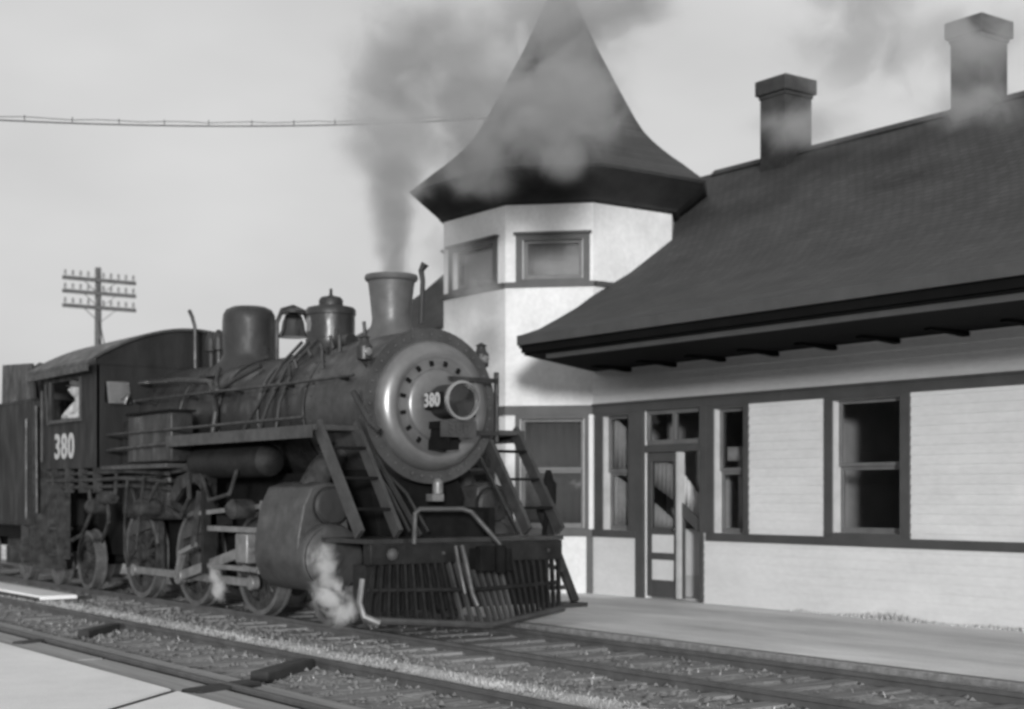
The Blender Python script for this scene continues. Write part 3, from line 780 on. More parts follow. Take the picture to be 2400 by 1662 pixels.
# smokebox
q = MB(); q.lathe([(.86, 0), (.86, 1.35), (.80, 1.36)], (-13.86, CY, BZ), (-1, 0, 0), 64)
sb = q.build('smokebox', M['sooty'], lo)
q = MB(); q.lathe([(.875, 0), (.875, .09), (.86, .10)], (-13.83, CY, BZ), (-1, 0, 0), 64); q.build('front_ring', M['sooty'], sb)
q = MB()
for k in range(40):
    a = 2 * math.pi * k / 40
    q.ball((-13.825, CY + .80 * math.cos(a), BZ + .80 * math.sin(a)), (.014, .017, .017), 6, 4)
for row in (-13.95, -15.1):
    for k in range(36):
        a = 2 * math.pi * k / 36; q.ball((row, CY + .862 * math.cos(a), BZ + .862 * math.sin(a)), .014, 6, 4)
q.build('rivets', M['sooty'], sb, kind='stuff')
# door with dished rim
q = MB(); dp = [(.735, -.01), (.735, .01), (.728, .045), (.71, .08), (.68, .115), (.64, .14), (.59, .155), (.55, .155), (.53, .14), (.50, .135), (.44, .14), (.41, .142), (.40, .165), (.375, .18), (.3, .195), (.2, .205), (.08, .21), (.001, .212)]
q.lathe(dp, (-13.83, CY, BZ), (1, 0, 0), 72); dr = q.build('smokebox_door', M['rim'], lo, ang=60)
for k in range(16):
    a = 2 * math.pi * (k + .5) / 16; c_, s_ = math.cos(a), math.sin(a)
    q = MB(); q.bar((-13.685, CY + .44 * c_, BZ + .44 * s_), (-13.685, CY + .50 * c_, BZ + .50 * s_), .04, .03, up=(1, 0, 0))
    q.ball((-13.665, CY + .47 * c_, BZ + .47 * s_), (.024, .018, .018), 6, 4); q.build('door_dog', M['dark'], dr)
q = MB(); q.bar((-13.62, CY + .1, BZ + .3), (-13.62, CY + .75, BZ + .3), .05, .05); q.bar((-13.62, CY + .1, BZ - .3), (-13.62, CY + .75, BZ - .3), .05, .05); q.tube([(-13.64, CY + .76, BZ - .4), (-13.64, CY + .76, BZ + .4)], .03, 8); q.build('hinge', M['black'], dr)
# headlight with its number boards
q = MB(); q.lathe([(.05, -.08), (.15, -.06), (.185, 0), (.19, .05), (.19, .34), (.205, .35), (.205, .38)], (-13.60, CY, BZ + .03), (1, 0, 0), 36)
hd = q.build('headlight', M['black'], lo)
q = MB(); q.lathe([(.215, 0), (.222, .02), (.215, .045), (.188, .05), (.185, .01)], (-13.235, CY, BZ + .03), (1, 0, 0), 40, cap=False); q.build('rim', M['chrome'], hd)
q = MB(); q.lathe([(.186, 0), (.13, -.10), (.03, -.15)], (-13.20, CY, BZ + .03), (1, 0, 0), 32, cap=False); q.build('reflector', M['chrome'], hd)
q = MB(); q.lathe([(.187, 0), (.13, .03), (.001, .045)], (-13.205, CY, BZ + .03), (1, 0, 0), 32, cap=False); q.build('lens', M['glass'], hd)
q = MB(); q.box(-13.60, -13.27, CY - .235, CY - .20, BZ - .06, BZ + .12); q.box(-13.58, -13.29, CY + .20, CY + .235, BZ - .06, BZ + .12); nb = build_each(q, 'number_board', M['dark'], hd)[0]
text('number', '380', .205, M['paint'], nb, (-13.44, CY - .245, BZ + .03), (1, 0, 0), (0, 0, 1), .95, .006, .004)
q = MB(); q.box(-13.64, -13.28, CY - .16, CY + .16, BZ - .27, BZ - .19); q.box(-13.75, -13.45, CY - .10, CY + .12, BZ - .50, BZ - .27); q.box(-13.74, -13.30, CY - .13, CY - .10, BZ - .5, BZ - .2); q.build('bracket', M['dark'], hd)
q = MB(); q.box(-13.28, -13.255, CY - .24, CY + .22, BZ - .37, BZ - .19); pl = q.build('number_plate', M['sooty'], lo)
text('number', '380', .16, M['jacket'], pl, (-13.25, CY - .01, BZ - .28), (0, 1, 0), (0, 0, 1), 1.1, .006, .004)
# stack
q = MB(); q.lathe([(.42, 3.14), (.36, 3.27), (.285, 3.36), (.235, 3.48), (.225, 3.55), (.245, 3.75), (.265, 3.92), (.275, 3.98), (.305, 4.0), (.315, 4.03), (.305, 4.06), (.27, 4.065), (.255, 4.03), (.2, 3.5), (.19, 3.3)], (-14.70, CY, 0), n=48)
stk = q.build('smokestack', M['stack'], lo)
q = MB(); q.tube([(-14.52, CY + .30, 3.5), (-14.50, CY + .31, 4.0), (-14.52, CY + .30, 4.12), (-14.48, CY + .33, 4.2)], [.03, .03, .035, .05], 10); q.build('exhaust_pipe', M['black'], stk)
# domes
def dome(name, x, rb, rt, zt, capr, capz, m):
    q = MB(); q.lathe([(rb + .22, 3.10), (rb + .12, 3.24), (rb + .04, 3.33), (rb, 3.42), (rb, zt - .22), (rb - .01, zt - .12), (rb - .05, zt - .05), (rb - .13, zt - .01), (.001, zt + .02)], (x, CY, 0), n=48)
    return q.build(name, m, lo, ang=50)
sd = dome('steam_dome', -18.5, .365, .3, 4.09, 0, 0, M['black'])
q = MB(); q.lathe([(.52, 3.08), (.42, 3.2), (.335, 3.32), (.315, 3.36), (.315, 3.43), (.30, 3.44), (.30, 3.73), (.312, 3.74), (.312, 3.80), (.29, 3.83), (.15, 3.86), (.15, 3.93), (.12, 3.965), (.04, 3.98), (.02, 4.0), (.018, 4.07), (.001, 4.08)], (-16.16, CY, 0), n=48)
sdm = q.build('sand_dome', M['black'], lo, ang=50)
# curved "380" on the sand dome: the digits turn with the drum
for ch, ang in (('3', -146), ('8', -119), ('0', -92)):
    a = R(ang); n_ = Vector((math.cos(a), math.sin(a), 0)); xd = Vector((-math.sin(a), math.cos(a), 0))
    p = Vector((-16.16, CY, 3.60)) + n_ * .302
    text('number', ch, .25, M['jacket'] if ch == '3' else M['sash2'], sdm, p, xd, (0, 0, 1), .72, .006, .004)
q = MB()
for i in (-1, 0, 1):
    q.tube([(-16.16 + .2 * i, CY - .30, 3.40), (-16.1 + .2 * i, CY - .62, 3.10), (-16.2 + .3 * i, CY - .84, 2.6), (-16.4 + .5 * i, CY - .90, 2.2)], .022, 7)
q.build('sand_pipes', M['black'], sdm)
# bell in its yoke
q = MB(); q.lathe([(.20, 0), (.185, .03), (.155, .10), (.14, .2), (.11, .28), (.03, .32), (.001, .33)], (-17.18, CY, 3.55), n=28); bell = q.build('bell', M['brass'], lo, ang=60)
q = MB(); q.tube([(-17.18, CY - .24, 3.2), (-17.18, CY - .24, 3.72), (-17.18, CY - .16, 3.90), (-17.18, CY, 3.95), (-17.18, CY + .16, 3.90), (-17.18, CY + .24, 3.72), (-17.18, CY + .24, 3.2)], .032, 8)
q.lathe([(.18, 3.86), (.17, 3.90), (.05, 3.94)], (-17.18, CY, 0), n=20); q.build('yoke', M['black'], bell)
# valves, whistle and pipes in front of the cab
q = MB(); q.tube([(-20.1, CY - .1, 3.3), (-20.1, CY - .1, 3.95), (-20.13, CY - .13, 4.1), (-20.17, CY - .16, 4.2)], .028, 8); q.build('whistle_pipe', M['black'], lo)
for dx in (0, .26):
    q = MB(); q.lathe([(.05, 3.25), (.05, 3.55), (.09, 3.57), (.09, 3.72), (.07, 3.80), (.03, 3.86)], (-19.75 + dx, CY, 0), n=16); q.build('safety_valve', M['black'], lo)
# turret and small fittings ahead of the stack and behind it
q = MB()
random.seed(5)
for i in range(11):
    x = -14.95 - i * .09; a = R(random.uniform(95, 150)); r0 = .86
    c0 = Vector((x, CY + r0 * math.cos(a), BZ + r0 * math.sin(a))); q.tube([c0, c0 + Vector((random.uniform(-.05, .05), -.02, random.uniform(.08, .22)))], .022, 6)
q.lathe([(.09, 0), (.09, .35), (.05, .4)], (-15.05, CY - .33, 3.30), (-1, 0, 0), 14)
build_each(q, 'smokebox_fitting', M['black'], lo)
# air pump / dynamo, pipes along the boiler
q = MB(); q.tube([(-13.95, CY - .93, 2.80), (-15.5, CY - .93, 2.80), (-17.5, CY - .93, 2.82), (-20.3, CY - .95, 2.84)], .02, 8)
for x in (-14.3, -15.6, -17.0, -18.4, -19.8): q.tube([(x, CY - .80, 2.78), (x, CY - .93, 2.81)], .026, 7)
q.build('handrail', M['black'], lo)
q = MB(); q.tube([(-20.3, CY - .86, 3.12), (-18.9, CY - .84, 3.06), (-18.0, CY - .80, 2.98), (-17.75, CY - .86, 2.85), (-17.55, CY - .92, 2.55), (-17.6, CY - .95, 2.25)], .038, 9); q.build('feed_pipe', M['black'], lo)
q = MB(); q.tube([(-18.15, CY - .60, 3.18), (-17.85, CY - .78, 2.98), (-17.6, CY - .86, 2.85), (-17.3, CY - .72, 3.0), (-17.0, CY - .55, 3.14)], .032, 8); q.ball((-17.6, CY - .88, 2.84), .075, 10, 7); q.build('check_valve', M['black'], lo)
q = MB()
for i, (z_, r_) in enumerate(((2.34, .02), (2.16, .026))): q.tube([(-20.3, NY + .10, z_ if i == 0 else 2.12), (-17.9, NY + .10, z_), (-14.3, NY + .10, z_)], r_, 7)
build_each(q, 'air_line', M['black'], lo)
# running boards
for (ya, yb) in ((NY + .05, CY - .72), (CY + .72, FY - .05)):
    q = MB(); q.box(-18.0, -13.98, ya, yb, 2.19, 2.25); q.build('running_board', M['sooty'], lo, bevel=.008)
    q = MB(); q.box(-20.43, -18.02, ya, yb, 1.84, 1.90); q.build('running_board', M['sooty'], lo, bevel=.008)
    q = MB(); ye = ya if ya < CY else yb; q.box(-17.98, -14.0, ye - .018 if ya < CY else ye, ye if ya < CY else ye + .018, 2.11, 2.25); q.build('valance', M['jacket'], lo)
# firebox casing
q = MB(); q.box(-20.42, -18.75, NY + .35, FY - .35, 1.15, 2.55)
fbx = q.build('firebox', M['black'], lo, bevel=.08)
q = MB(); q.box(-19.55, -18.05, NY + .12, NY + .45, 1.92, 2.58); q.build('side_tank', M['black'], lo, bevel=.03)
q = MB(); q.box(-19.58, -18.02, NY + .10, NY + .47, 2.58, 2.61); q.build('tank_lid', M['dark'], lo)
q = MB()
for i in range(5):
    for j in range(7): q.ball((-19.95 - .0 + .06 * (j % 2) + i * .08 - .3, NY + .345, 1.3 + j * .16), (.014, .01, .014), 6, 4)
q.build('staybolts', M['black'], fbx, kind='stuff')
# air reservoir under the board
for yy in (NY + .42, FY - .42):
    q = MB(); q.lathe([(.001, 0), (.12, .02), (.19, .08), (.2, .15), (.2, 2.0), (.19, 2.07), (.12, 2.13), (.001, 2.15)], (-15.7, yy, 1.90), (-1, 0, 0), 28); q.build('air_reservoir', M['grime'], lo)
# frame
q = MB(); q.box(-23.0, -13.3, CY - .50, CY - .42, .55, 1.35); q.box(-23.0, -13.3, CY + .42, CY + .50, .55, 1.35); q.box(-22.9, -13.4, CY - .42, CY + .42, .75, 1.3); q.build('frame', M['dark'], lo)
q = MB(); q.prism([(CY - .50, .9), (CY + .5, .9), (CY + .62, 1.5), (CY + .45, 1.85), (CY - .45, 1.85), (CY - .62, 1.5)], lambda p, t: (t, p[0], p[1]), -15.2, -14.1); q.build('saddle', M['dark'], lo)
q = MB(); q.box(-20.4, -16.0, CY - .62, CY + .62, .5, 1.75); q.build('ash_pan', M['dark'], lo)
# cylinders
for sgn in (-1, 1):
    yc = CY + sgn * 1.10
    q = MB(); q.lathe([(.30, -.02), (.36, 0), (.385, .06), (.385, 1.12), (.36, 1.18)], (-14.12, yc, .80), (-1, 0, 0), 36)
    jk = [(yc - .385, .80), (yc - .37, 1.05), (yc - .30, 1.38), (yc - .2, 1.58), (yc, 1.64), (yc + .2, 1.58), (yc + .25, 1.2), (yc + .3, .9)]
    if sgn > 0: jk = [(2 * yc - y, z) for y, z in jk]
    q.prism(jk, lambda p, t: (t, p[0], p[1]), -15.28, -14.22)
    cyl = q.build('cylinder', M['jacket'], lo, bevel=.02, ang=50)
    q = MB(); q.lathe([(.20, 0), (.215, .02), (.215, .10), (.185, .13), (.05, .15)], (-14.25, yc - .02 * sgn, 1.37), (1, 0, 0), 30); q.lathe([(.20, 0), (.20, .12)], (-15.27, yc, 1.37), (-1, 0, 0), 24); build_each(q, 'valve_chest', M['black'], cyl)
    q = MB(); q.lathe([(.34, 0), (.35, .02), (.35, .06), (.30, .09), (.1, .11), (.06, .12), (.05, .16)], (-14.13, yc, .80), (1, 0, 0), 36)
    q.build('cylinder_head', M['sooty'], cyl)
    q = MB(); q.tube([(-14.7, yc - sgn * .05, 1.55), (-14.7, yc - sgn * .18, 1.78), (-14.7, yc - sgn * .48, 2.05), (-14.7, yc - sgn * .65, 2.2)], [.16, .15, .13, .12], 16); q.build('steam_pipe', M['rust'], cyl)
# wheels
def wheel(name, x, y, r, nsp, label=None, cw=0):
    sgn = -1 if y < CY else 1
    q = MB()
    q.lathe([(r - .16, -.05), (r - .10, -.06), (r - .06, -.05), (r - .06, .05), (r - .16, .05), (r - .16, -.05)], (x, y, r), (0, 1, 0), 44, cap=False)
    for k in range(nsp):
        a = 2 * math.pi * (k + .3) / nsp
        q.bar((x + .10 * math.cos(a), y, r + .10 * math.sin(a)), (x + (r - .13) * math.cos(a), y, r + (r - .13) * math.sin(a)), .055, .05, up=(0, 1, 0))
    q.lathe([(.13, -.09), (.15, -.07), (.15, .07), (.13, .09)], (x, y, r), (0, 1, 0), 20)
    w = q.build(name, M['rust'], lo, ang=40)
    q = MB(); q.lathe([(r - .065, -.07), (r, -.07), (r, .05), (r + .025, .06), (r + .025, .085), (r - .065, .085), (r - .065, -.07)], (x, y, r), (0, -sgn, 0), 48, cap=False); q.build('tyre', M['tyre'], w)
    if cw:
        q = MB(); pl_ = [((r - .10) * math.cos(R(t)), (r - .10) * math.sin(R(t))) for t in range(cw - 55, cw + 56, 10)]
        q.prism(pl_, lambda p, t: (x + p[0], y + t, r + p[1]), -.065, .065); q.build('counterweight', M['jacket'], w)
    return w
RX = [-16.5, -18.42, -20.34]
w0 = {}
for y in (8.10, 9.615):
    for i, x in enumerate(RX): wheel('driving_wheel', x, y, .64, 14, cw=100)
    wheel('leading_wheel', -14.72, y, .40, 10); wheel('trailing_wheel', -22.6, y, .46, 10)
for x, r_ in ((RX[0], .64), (RX[1], .64), (RX[2], .64), (-14.72, .4), (-22.6, .46)):
    q = MB(); q.tube([(x, 8.1, r_), (x, 9.615, r_)], .08, 12); q.build('axle', M['dark'], lo)
# rods and valve gear
for sgn in (-1, 1):
    yr = CY + sgn * .97; cr = .27; ca = R(-58)
    pins = [(x + cr * math.cos(ca), .64 + cr * math.sin(ca)) for x in RX]
    q = MB(); q.bar((pins[0][0] + .08, yr, pins[0][1]), (pins[2][0] - .08, yr, pins[2][1]), .05, .105)
    for p in pins: q.lathe([(.09, -.05), (.09, .05)], (p[0], yr, p[1]), (0, 1, 0), 16)
    q.build('side_rod', M['steel'], lo, bevel=.008)
    ym = CY + sgn * 1.10; xh = -16.25
    q = MB(); q.bar((xh, ym, .82), (pins[1][0], ym, pins[1][1]), .05, .13); q.lathe([(.11, -.05), (.11, .05)], (pins[1][0], ym, pins[1][1]), (0, 1, 0), 16); q.build('main_rod', M['steel'], lo, bevel=.01)
    q = MB(); q.box(xh - .16, xh + .16, ym - .09, ym + .09, .66, 1.02); q.build('crosshead', M['steel'], lo, bevel=.02)
    q = MB(); q.tube([(-15.25, ym, .82), (xh, ym, .82)], .04, 10); q.build('piston_rod', M['steel'], lo)
    q = MB(); q.box(-17.3, -15.3, ym - .06, ym + .06, 1.03, 1.10); q.box(-17.3, -15.3, ym - .06, ym + .06, .56, .62); q.build('guide_bar', M['steel'], lo, bevel=.006)
    q = MB(); q.box(-17.38, -17.31, ym - .10, ym + .08, .5, 1.75); q.box(-17.38, -17.31, min(ym, ym - sgn * .3), max(ym, ym - sgn * .3), 1.1, 1.3); q.build('guide_yoke', M['grime'], lo)
    yv = ym + sgn * .05
    lk = [(-17.62 + .10 * math.sin(t * 1.3), yv, 1.18 + t * .36) for t in (-1, -.5, 0, .5, 1)]
    q = MB(); q.tube(lk, .05, 8); q.build('expansion_link', M['rust'], lo)
    q = MB(); q.bar((-17.6, yv, 1.25), (-15.5, yv, 1.37), .035, .055); q.bar((-15.75, yv, 1.42), (-15.85, yv, .55), .03, .05); q.bar((-15.85, yv, .58), (xh, yv, .62), .03, .05); q.build('radius_rod', M['steel'], lo)
    q = MB(); q.bar((-17.65, yv, .85), (pins[1][0] + .15, yv + sgn * .03, .72), .035, .06); q.bar((pins[1][0], yv, pins[1][1]), (pins[1][0] + .18, yv, .72), .06, .09); q.build('eccentric_rod', M['steel'], lo)
    q = MB(); q.tube([(-17.6, yv, 1.65), (-17.9, yv, 1.82), (-18.5, yv, 1.80), (-19.1, yv, 1.72), (-20.3, yv, 1.74)], .035, 8); q.build('reach_rod', M['rust'], lo)
    q = MB(); q.prism([(-17.25, 1.62), (-17.6, 1.84), (-18.2, 1.72), (-18.5, 1.45), (-18.3, 1.40), (-18.0, 1.58), (-17.6, 1.66), (-17.35, 1.5)], lambda p, t: (p[0], yv + t, p[1]), -.03, .03); q.build('link_bracket', M['rust'], lo)
    # brake hangers, springs
    for x in RX:
        q = MB(); q.bar((x + .72, CY + sgn * .82, 1.25), (x + .74, CY + sgn * .82, .45), .05, .09); q.box(x + .66, x + .74, CY + sgn * .82 - .06, CY + sgn * .82 + .06, .4, .8); q.build('brake_hanger', M['rust'], lo)
        q = MB()
        for k in range(5): q.box(x - .42 + .06 * k, x + .42 - .06 * k, CY + sgn * .60 - .05, CY + sgn * .60 + .05, 1.30 + .035 * k, 1.33 + .035 * k)
        q.build('leaf_spring', M['rust'], lo)
# pipes and steps below the cab
q = MB()
for z_, y_ in ((1.80, .04), (1.70, .0), (1.60, .06)): q.tube([(-22.6, NY + y_, z_), (-20.6, NY + y_, z_), (-19.6, NY + y_ + .1, z_ + .02), (-18.4, NY + y_ + .2, z_ - .03)], .028, 8)
for x in (-22.3, -21.7, -21.1, -20.5): q.box(x - .03, x + .03, NY - .02, NY + .10, 1.52, 1.88)
q.build('injector_pipes', M['rust'], lo)
q = MB(); q.lathe([(.001, 0), (.09, .02), (.1, .08), (.1, .42), (.06, .5)], (-20.1, NY + .12, 1.45), (-1, 0, 0), 16); q.tube([(-20.3, NY + .12, 1.45), (-20.35, NY + .15, 1.1), (-20.9, NY + .25, .8)], .03, 8); q.tube([(-20.0, NY + .12, 1.5), (-19.9, NY + .1, 1.9)], .03, 8); q.build('injector', M['rust'], lo)
q = MB(); q.box(-22.55, -22.15, NY, NY + .25, .55, .59); q.box(-22.55, -22.15, NY, NY + .25, .95, .99); q.box(-22.58, -22.55, NY, NY + .2, .5, 1.85); q.box(-22.15, -22.12, NY, NY + .2, .5, 1.85); q.build('cab_steps', M['rust'], lo)
# clutter hung about the running gear
random.seed(21)
for (a_, b_, c_, d_, rr_) in (((-17.7, 7.62, 1.75), (-17.5, 7.55, 1.45), (-17.9, 7.6, 1.2), (-18.4, 7.62, 1.32), .03), ((-18.6, 7.6, 1.7), (-18.8, 7.52, 1.4), (-19.3, 7.55, 1.35), (-19.6, 7.6, 1.6), .025), ((-16.2, 7.6, 1.8), (-16.3, 7.55, 1.5), (-16.9, 7.55, 1.42), (-17.2, 7.6, 1.7), .025), ((-19.5, 7.5, 1.7), (-19.55, 7.48, 1.1), (-19.6, 7.5, .7), (-19.5, 7.5, .5), .022), ((-21.0, 7.5, 1.6), (-20.9, 7.48, 1.2), (-21.3, 7.5, .9), (-21.8, 7.52, .8), .03), ((-18.9, 7.5, 1.75), (-19.0, 7.45, 1.0), (-19.05, 7.45, .75), (-19.4, 7.5, .6), .02)):
    q = MB(); q.tube([a_, Vector(a_).lerp(Vector(b_), .6), b_, c_, d_], rr_, 7); q.build('drain_pipe', M['rust'], lo)
for x in (-16.0, -18.9, -20.8):
    q = MB(); q.lathe([(.001, 0), (.10, .01), (.12, .05), (.12, .28), (.08, .33), (.04, .36)], (x, 7.72, 1.32), (0, -1, 0), 18); q.build('brake_cylinder', M['rust'], lo)
# cab
cx0, cx1 = -22.72, -20.43
def cab_wall(F, L, z0, z1, hs, th=.04): return wall(F, 0, L, z0, z1, hs, th, False)
Fc = Face((cx0, NY), (cx1, NY))
q = cab_wall(Fc, cx1 - cx0, 1.88, 3.36, [(.32, 1.62, 2.62, 3.20)])
F2 = Face((cx1, FY), (cx0, FY)); q2 = wall(F2, 0, F2.L, 1.88, 3.36, [(.67, 1.97, 2.62, 3.20)], .04, False)
F3 = Face((cx1, NY + .002), (cx1, FY - .002)); q3 = wall(F3, 0, F3.L, 1.88, 3.36, [(.12, .48, 2.82, 3.12), (F3.L - .48, F3.L - .12, 2.82, 3.12)], .04, False)
q.v += []; k = len(q.v)
for z_ in (q2, q3): q.add(z_.v, z_.f)
# arched head of the front wall
def zr(y):
    t_ = (y - (NY - .14)) / (FY - NY + .28); return 3.30 + .66 * math.sin(math.pi * (.04 + .92 * t_)) ** .85
arc = [(NY + (FY - NY) * i / 16, max(3.361, zr(NY + (FY - NY) * i / 16) - .035)) for i in range(17)]
arc = [(NY + .01, 3.355)] + arc + [(FY - .01, 3.355)]
q.prism(arc, lambda p, t: (t, p[0], p[1]), cx1 - .04, cx1)
cab = q.build('cab', M['cabpaint'], lo, smooth=False)
outer = [(NY - .14 + (FY - NY + .28) * i / 20, 3.30 + .66 * math.sin(math.pi * (.04 + .92 * i / 20)) ** .85) for i in range(21)]
q = MB(); q.prism(outer + [(y, z - .04) for y, z in reversed(outer)], lambda p, t: (t, p[0], p[1]), cx0 - .45, cx1 + .06); q.build('cab_roof', M['sooty'], cab, ang=40)
q = MB(); q.box(cx0 - .4, cx1, NY - .16, NY - .12, 3.26, 3.36); q.build('gutter', M['jacket'], cab)
for ya in (NY + .12, FY - .50):
    q = MB(); q.bar((cx1 + .09, ya + .19, 2.80), (cx1 - .0, ya + .19, 3.12), .34, .008, up=(1, 0, 0)); q.build('pane', M['glare'], cab)  # panes tilted and made over-reflective so they glare with sky
q = MB(); q.fbox(Fc, .27, 1.67, 0, .05, 2.57, 2.62); q.fbox(Fc, .27, .32, 0, .025, 2.62, 3.22); q.fbox(Fc, 1.62, 1.67, 0, .025, 2.62, 3.22); q.build('window_sill', M['jacket'], cab)
q = MB(); q.box(cx0, cx1 - .05, NY + .05, FY - .05, 1.86, 1.93); q.box(cx0 + .9, cx0 + 1.5, NY + .15, NY + .65, 1.93, 2.40); q.build('cab_floor', M['dark'], cab)
q = MB(); q.box(cx1 - .42, cx1 - .05, CY - .75, CY + .75, 1.93, 3.1); q.build('backhead', M['dark'], cab)
q = MB(); q.bar((cx0 + .1, NY - .02, 3.20), (cx0 + .35, NY - .06, 2.55), .03, .05); q.tube([(cx0 - .03, NY - .03, 2.0), (cx0 - .03, NY - .03, 3.1)], .02, 7); q.build('grab_rail', M['jacket'], cab)
text('number', '380', .52, M['paint'], cab, (-21.80, NY - .006, 2.20), (1, 0, 0), (0, 0, 1), 1.05, .012, .004)
# smokebox steps, ladders and the pilot deck
def ladder(y0_, y1_, xt, zt, xb, zb, sgn):
    q = MB()
    for yy in (y0_, y1_): q.bar((xt, yy, zt), (xb, yy, zb), .05, .145, up=(1, 0, 0))
    lad = q.build('ladder', M['sooty'], lo)
    q = MB()
    for k in range(3):
        f_ = (k + .8) / 3.6; x, z = xt + (xb - xt) * f_, zt + (zb - zt) * f_; q.box(x - .10, x + .10, y0_ + .03, y1_ - .03, z - .015, z + .015)
    build_each(q, 'tread', M['dark'], lad)
ladder(7.52, 7.98, -14.02, 2.26, -13.1, 1.08, -1)
ladder(9.74, 10.20, -14.10, 2.26, -13.2, 1.08, 1)
q = MB(); q.bar((-13.95, 8.15, 2.0), (-13.05, 8.22, 1.06), .03, .045); q.bar((-13.95, 9.55, 2.0), (-13.05, 9.5, 1.06), .03, .045); q.tube([(-14.0, 7.95, 2.62), (-13.72, 8.0, 2.28), (-13.6, 8.05, 2.18)], .035, 8)
q.tube([(-13.98, 8.05, 1.95), (-13.5, 8.1, 1.55), (-13.1, 8.12, 1.1)], .018, 7); q.tube([(-14.0, 8.3, 1.8), (-13.5, 8.33, 1.5), (-13.1, 8.35, 1.1)], .018, 7); build_each(q, 'smokebox_brace', M['black'], lo)
q = MB(); q.box(-14.1, -13.06, CY - 1.28, CY + 1.28, .982, 1.03); q.build('front_deck', M['black'], lo)
q = MB(); q.box(-13.20, -13.04, CY - 1.25, CY + 1.25, .76, .98); beam = q.build('pilot_beam', M['grime'], lo, bevel=.012)
q = MB()
for y in (7.9, 8.5, 9.3, 9.9): q.lathe([(.022, 0), (.02, .02), (.001, .025)], (-13.04, y, .87), (1, 0, 0), 8)
build_each(q, 'bolt', M['sooty'], beam)
q = MB(); q.tube([(-12.98, 8.1, .98), (-12.96, 8.1, 1.30), (-12.94, 8.14, 1.34), (-12.92, 8.66, 1.34), (-12.86, 8.74, 1.31), (-12.72, 9.0, .98), (-12.68, 9.1, .72)], .028, 9); q.build('front_handrail', M['jacket'], lo)
q = MB(); q.box(-13.75, -13.62, CY - .12, CY + .03, 1.42, 1.50); q.lathe([(.055, 0), (.06, .02), (.06, .13), (.03, .17)], (-13.62, CY - .05, 1.50), n=14); q.build('signal_lamp', M['steel'], lo)
# coupler
q = MB(); q.box(-12.92, -12.70, CY - .11, CY + .11, .70, .92); q.box(-12.72, -12.60, CY - .17, CY + .02, .68, .95); q.lathe([(.06, 0), (.06, .3)], (-12.60, CY + .08, .66), n=12); q.bar((-12.72, CY + .14, .8), (-12.55, CY + .17, .8), .07, .24); q.build('coupler', M['dark'], lo, bevel=.015)
q = MB(); q.tube([(-12.86, 8.62, .95), (-12.78, 8.62, .78), (-12.72, 8.66, .45), (-12.68, 8.70, .32)], .028, 9); q.tube([(-12.86, 8.54, .95), (-12.80, 8.54, .76), (-12.74, 8.58, .45)], .022, 9); build_each(q, 'air_hose', M['jacket'], lo)
# pilot with centre slats and foot boards
for i in range(27):
    y = CY - 1.24 + i * .0954; d_ = abs(y - CY) / 1.24
    q = MB(); q.bar((-13.06, CY + (y - CY) * .97, .76), (-12.66 - .44 * d_, y, .12 + .08 * d_), .05, .03, up=(0, 1, 0)); q.build('pilot_slat', M['jacket'] if 9 < i < 18 else M['grime'], lo)
q = MB(); q.tube([(-13.10, CY - 1.30, .20), (-12.66, CY, .11), (-13.10, CY + 1.30, .20)], .04, 8); q.build('pilot_bottom_bar', M['jacket'], lo)
q = MB(); q.tube([(-13.10, CY - 1.25, .50), (-12.83, CY, .48), (-13.10, CY + 1.25, .50)], .025, 8); q.build('pilot_cross_bar', M['grime'], lo)
q = MB(); q.tube([(-13.12, NY + .16, .62), (-13.08, NY + .10, .38), (-13.04, NY + .13, .24), (-12.98, NY + .28, .17)], [.03, .035, .04, .035], 10); q.build('step_curl', M['steel'], lo)
q = MB(); q.box(-13.5, -13.22, 7.66, 10.05, .26, .755); q.build('pilot_plate', M['grime'], lo)
q = MB(); q.ball((-13.02, 7.86, .87), (.05, .07, .07), 12, 8); q.build('marker_reflector', M['jacket'], lo)
# far side outrigger with step
q = MB(); q.bar((-13.75, FY + .0, 1.35), (-13.25, FY + .14, .26), .10, .05, up=(1, 0, 0)); q.bar((-13.42, FY - .3, .72), (-13.40, FY + .08, .62), .04, .05); q.bar((-13.42, FY - .3, .42), (-13.34, FY + .12, .42), .04, .05); q.box(-13.42, -13.14, FY - .28, FY + .24, .20, .25); q.build('side_step', M['black'], lo)
# marker lamps
for yy, zz in ((9.62, 3.02), (8.06, 3.02)):
    q = MB(); q.lathe([(.05, -.06), (.085, -.04), (.09, .10), (.06, .14), (.05, .19), (.07, .2), (.001, .24)], (-13.95, yy, zz), n=16); ml = q.build('marker_lamp', M['black'], lo)
    q = MB(); q.lathe([(.045, 0), (.045, .02), (.02, .035)], (-13.87, yy, zz + .04), (1, 0, 0), 14); q.build('lens', M['glassins'], ml)
    q = MB(); q.tube([(-13.97, yy - .0, zz - .05), (-13.98, yy + (-.1 if yy > CY else .1), zz - .16)], .025, 8); q.build('bracket', M['black'], ml)
q = MB(); q.lathe([(.05, 0), (.09, .03), (.095, .26), (.06, .31), (.03, .42)], (-13.55, FY - .02, 1.36), n=16); q.tube([(-13.6, FY - .05, 1.02), (-13.55, FY - .02, 1.36)], .03, 8); q.build('flag_lamp', M['dark'], lo)
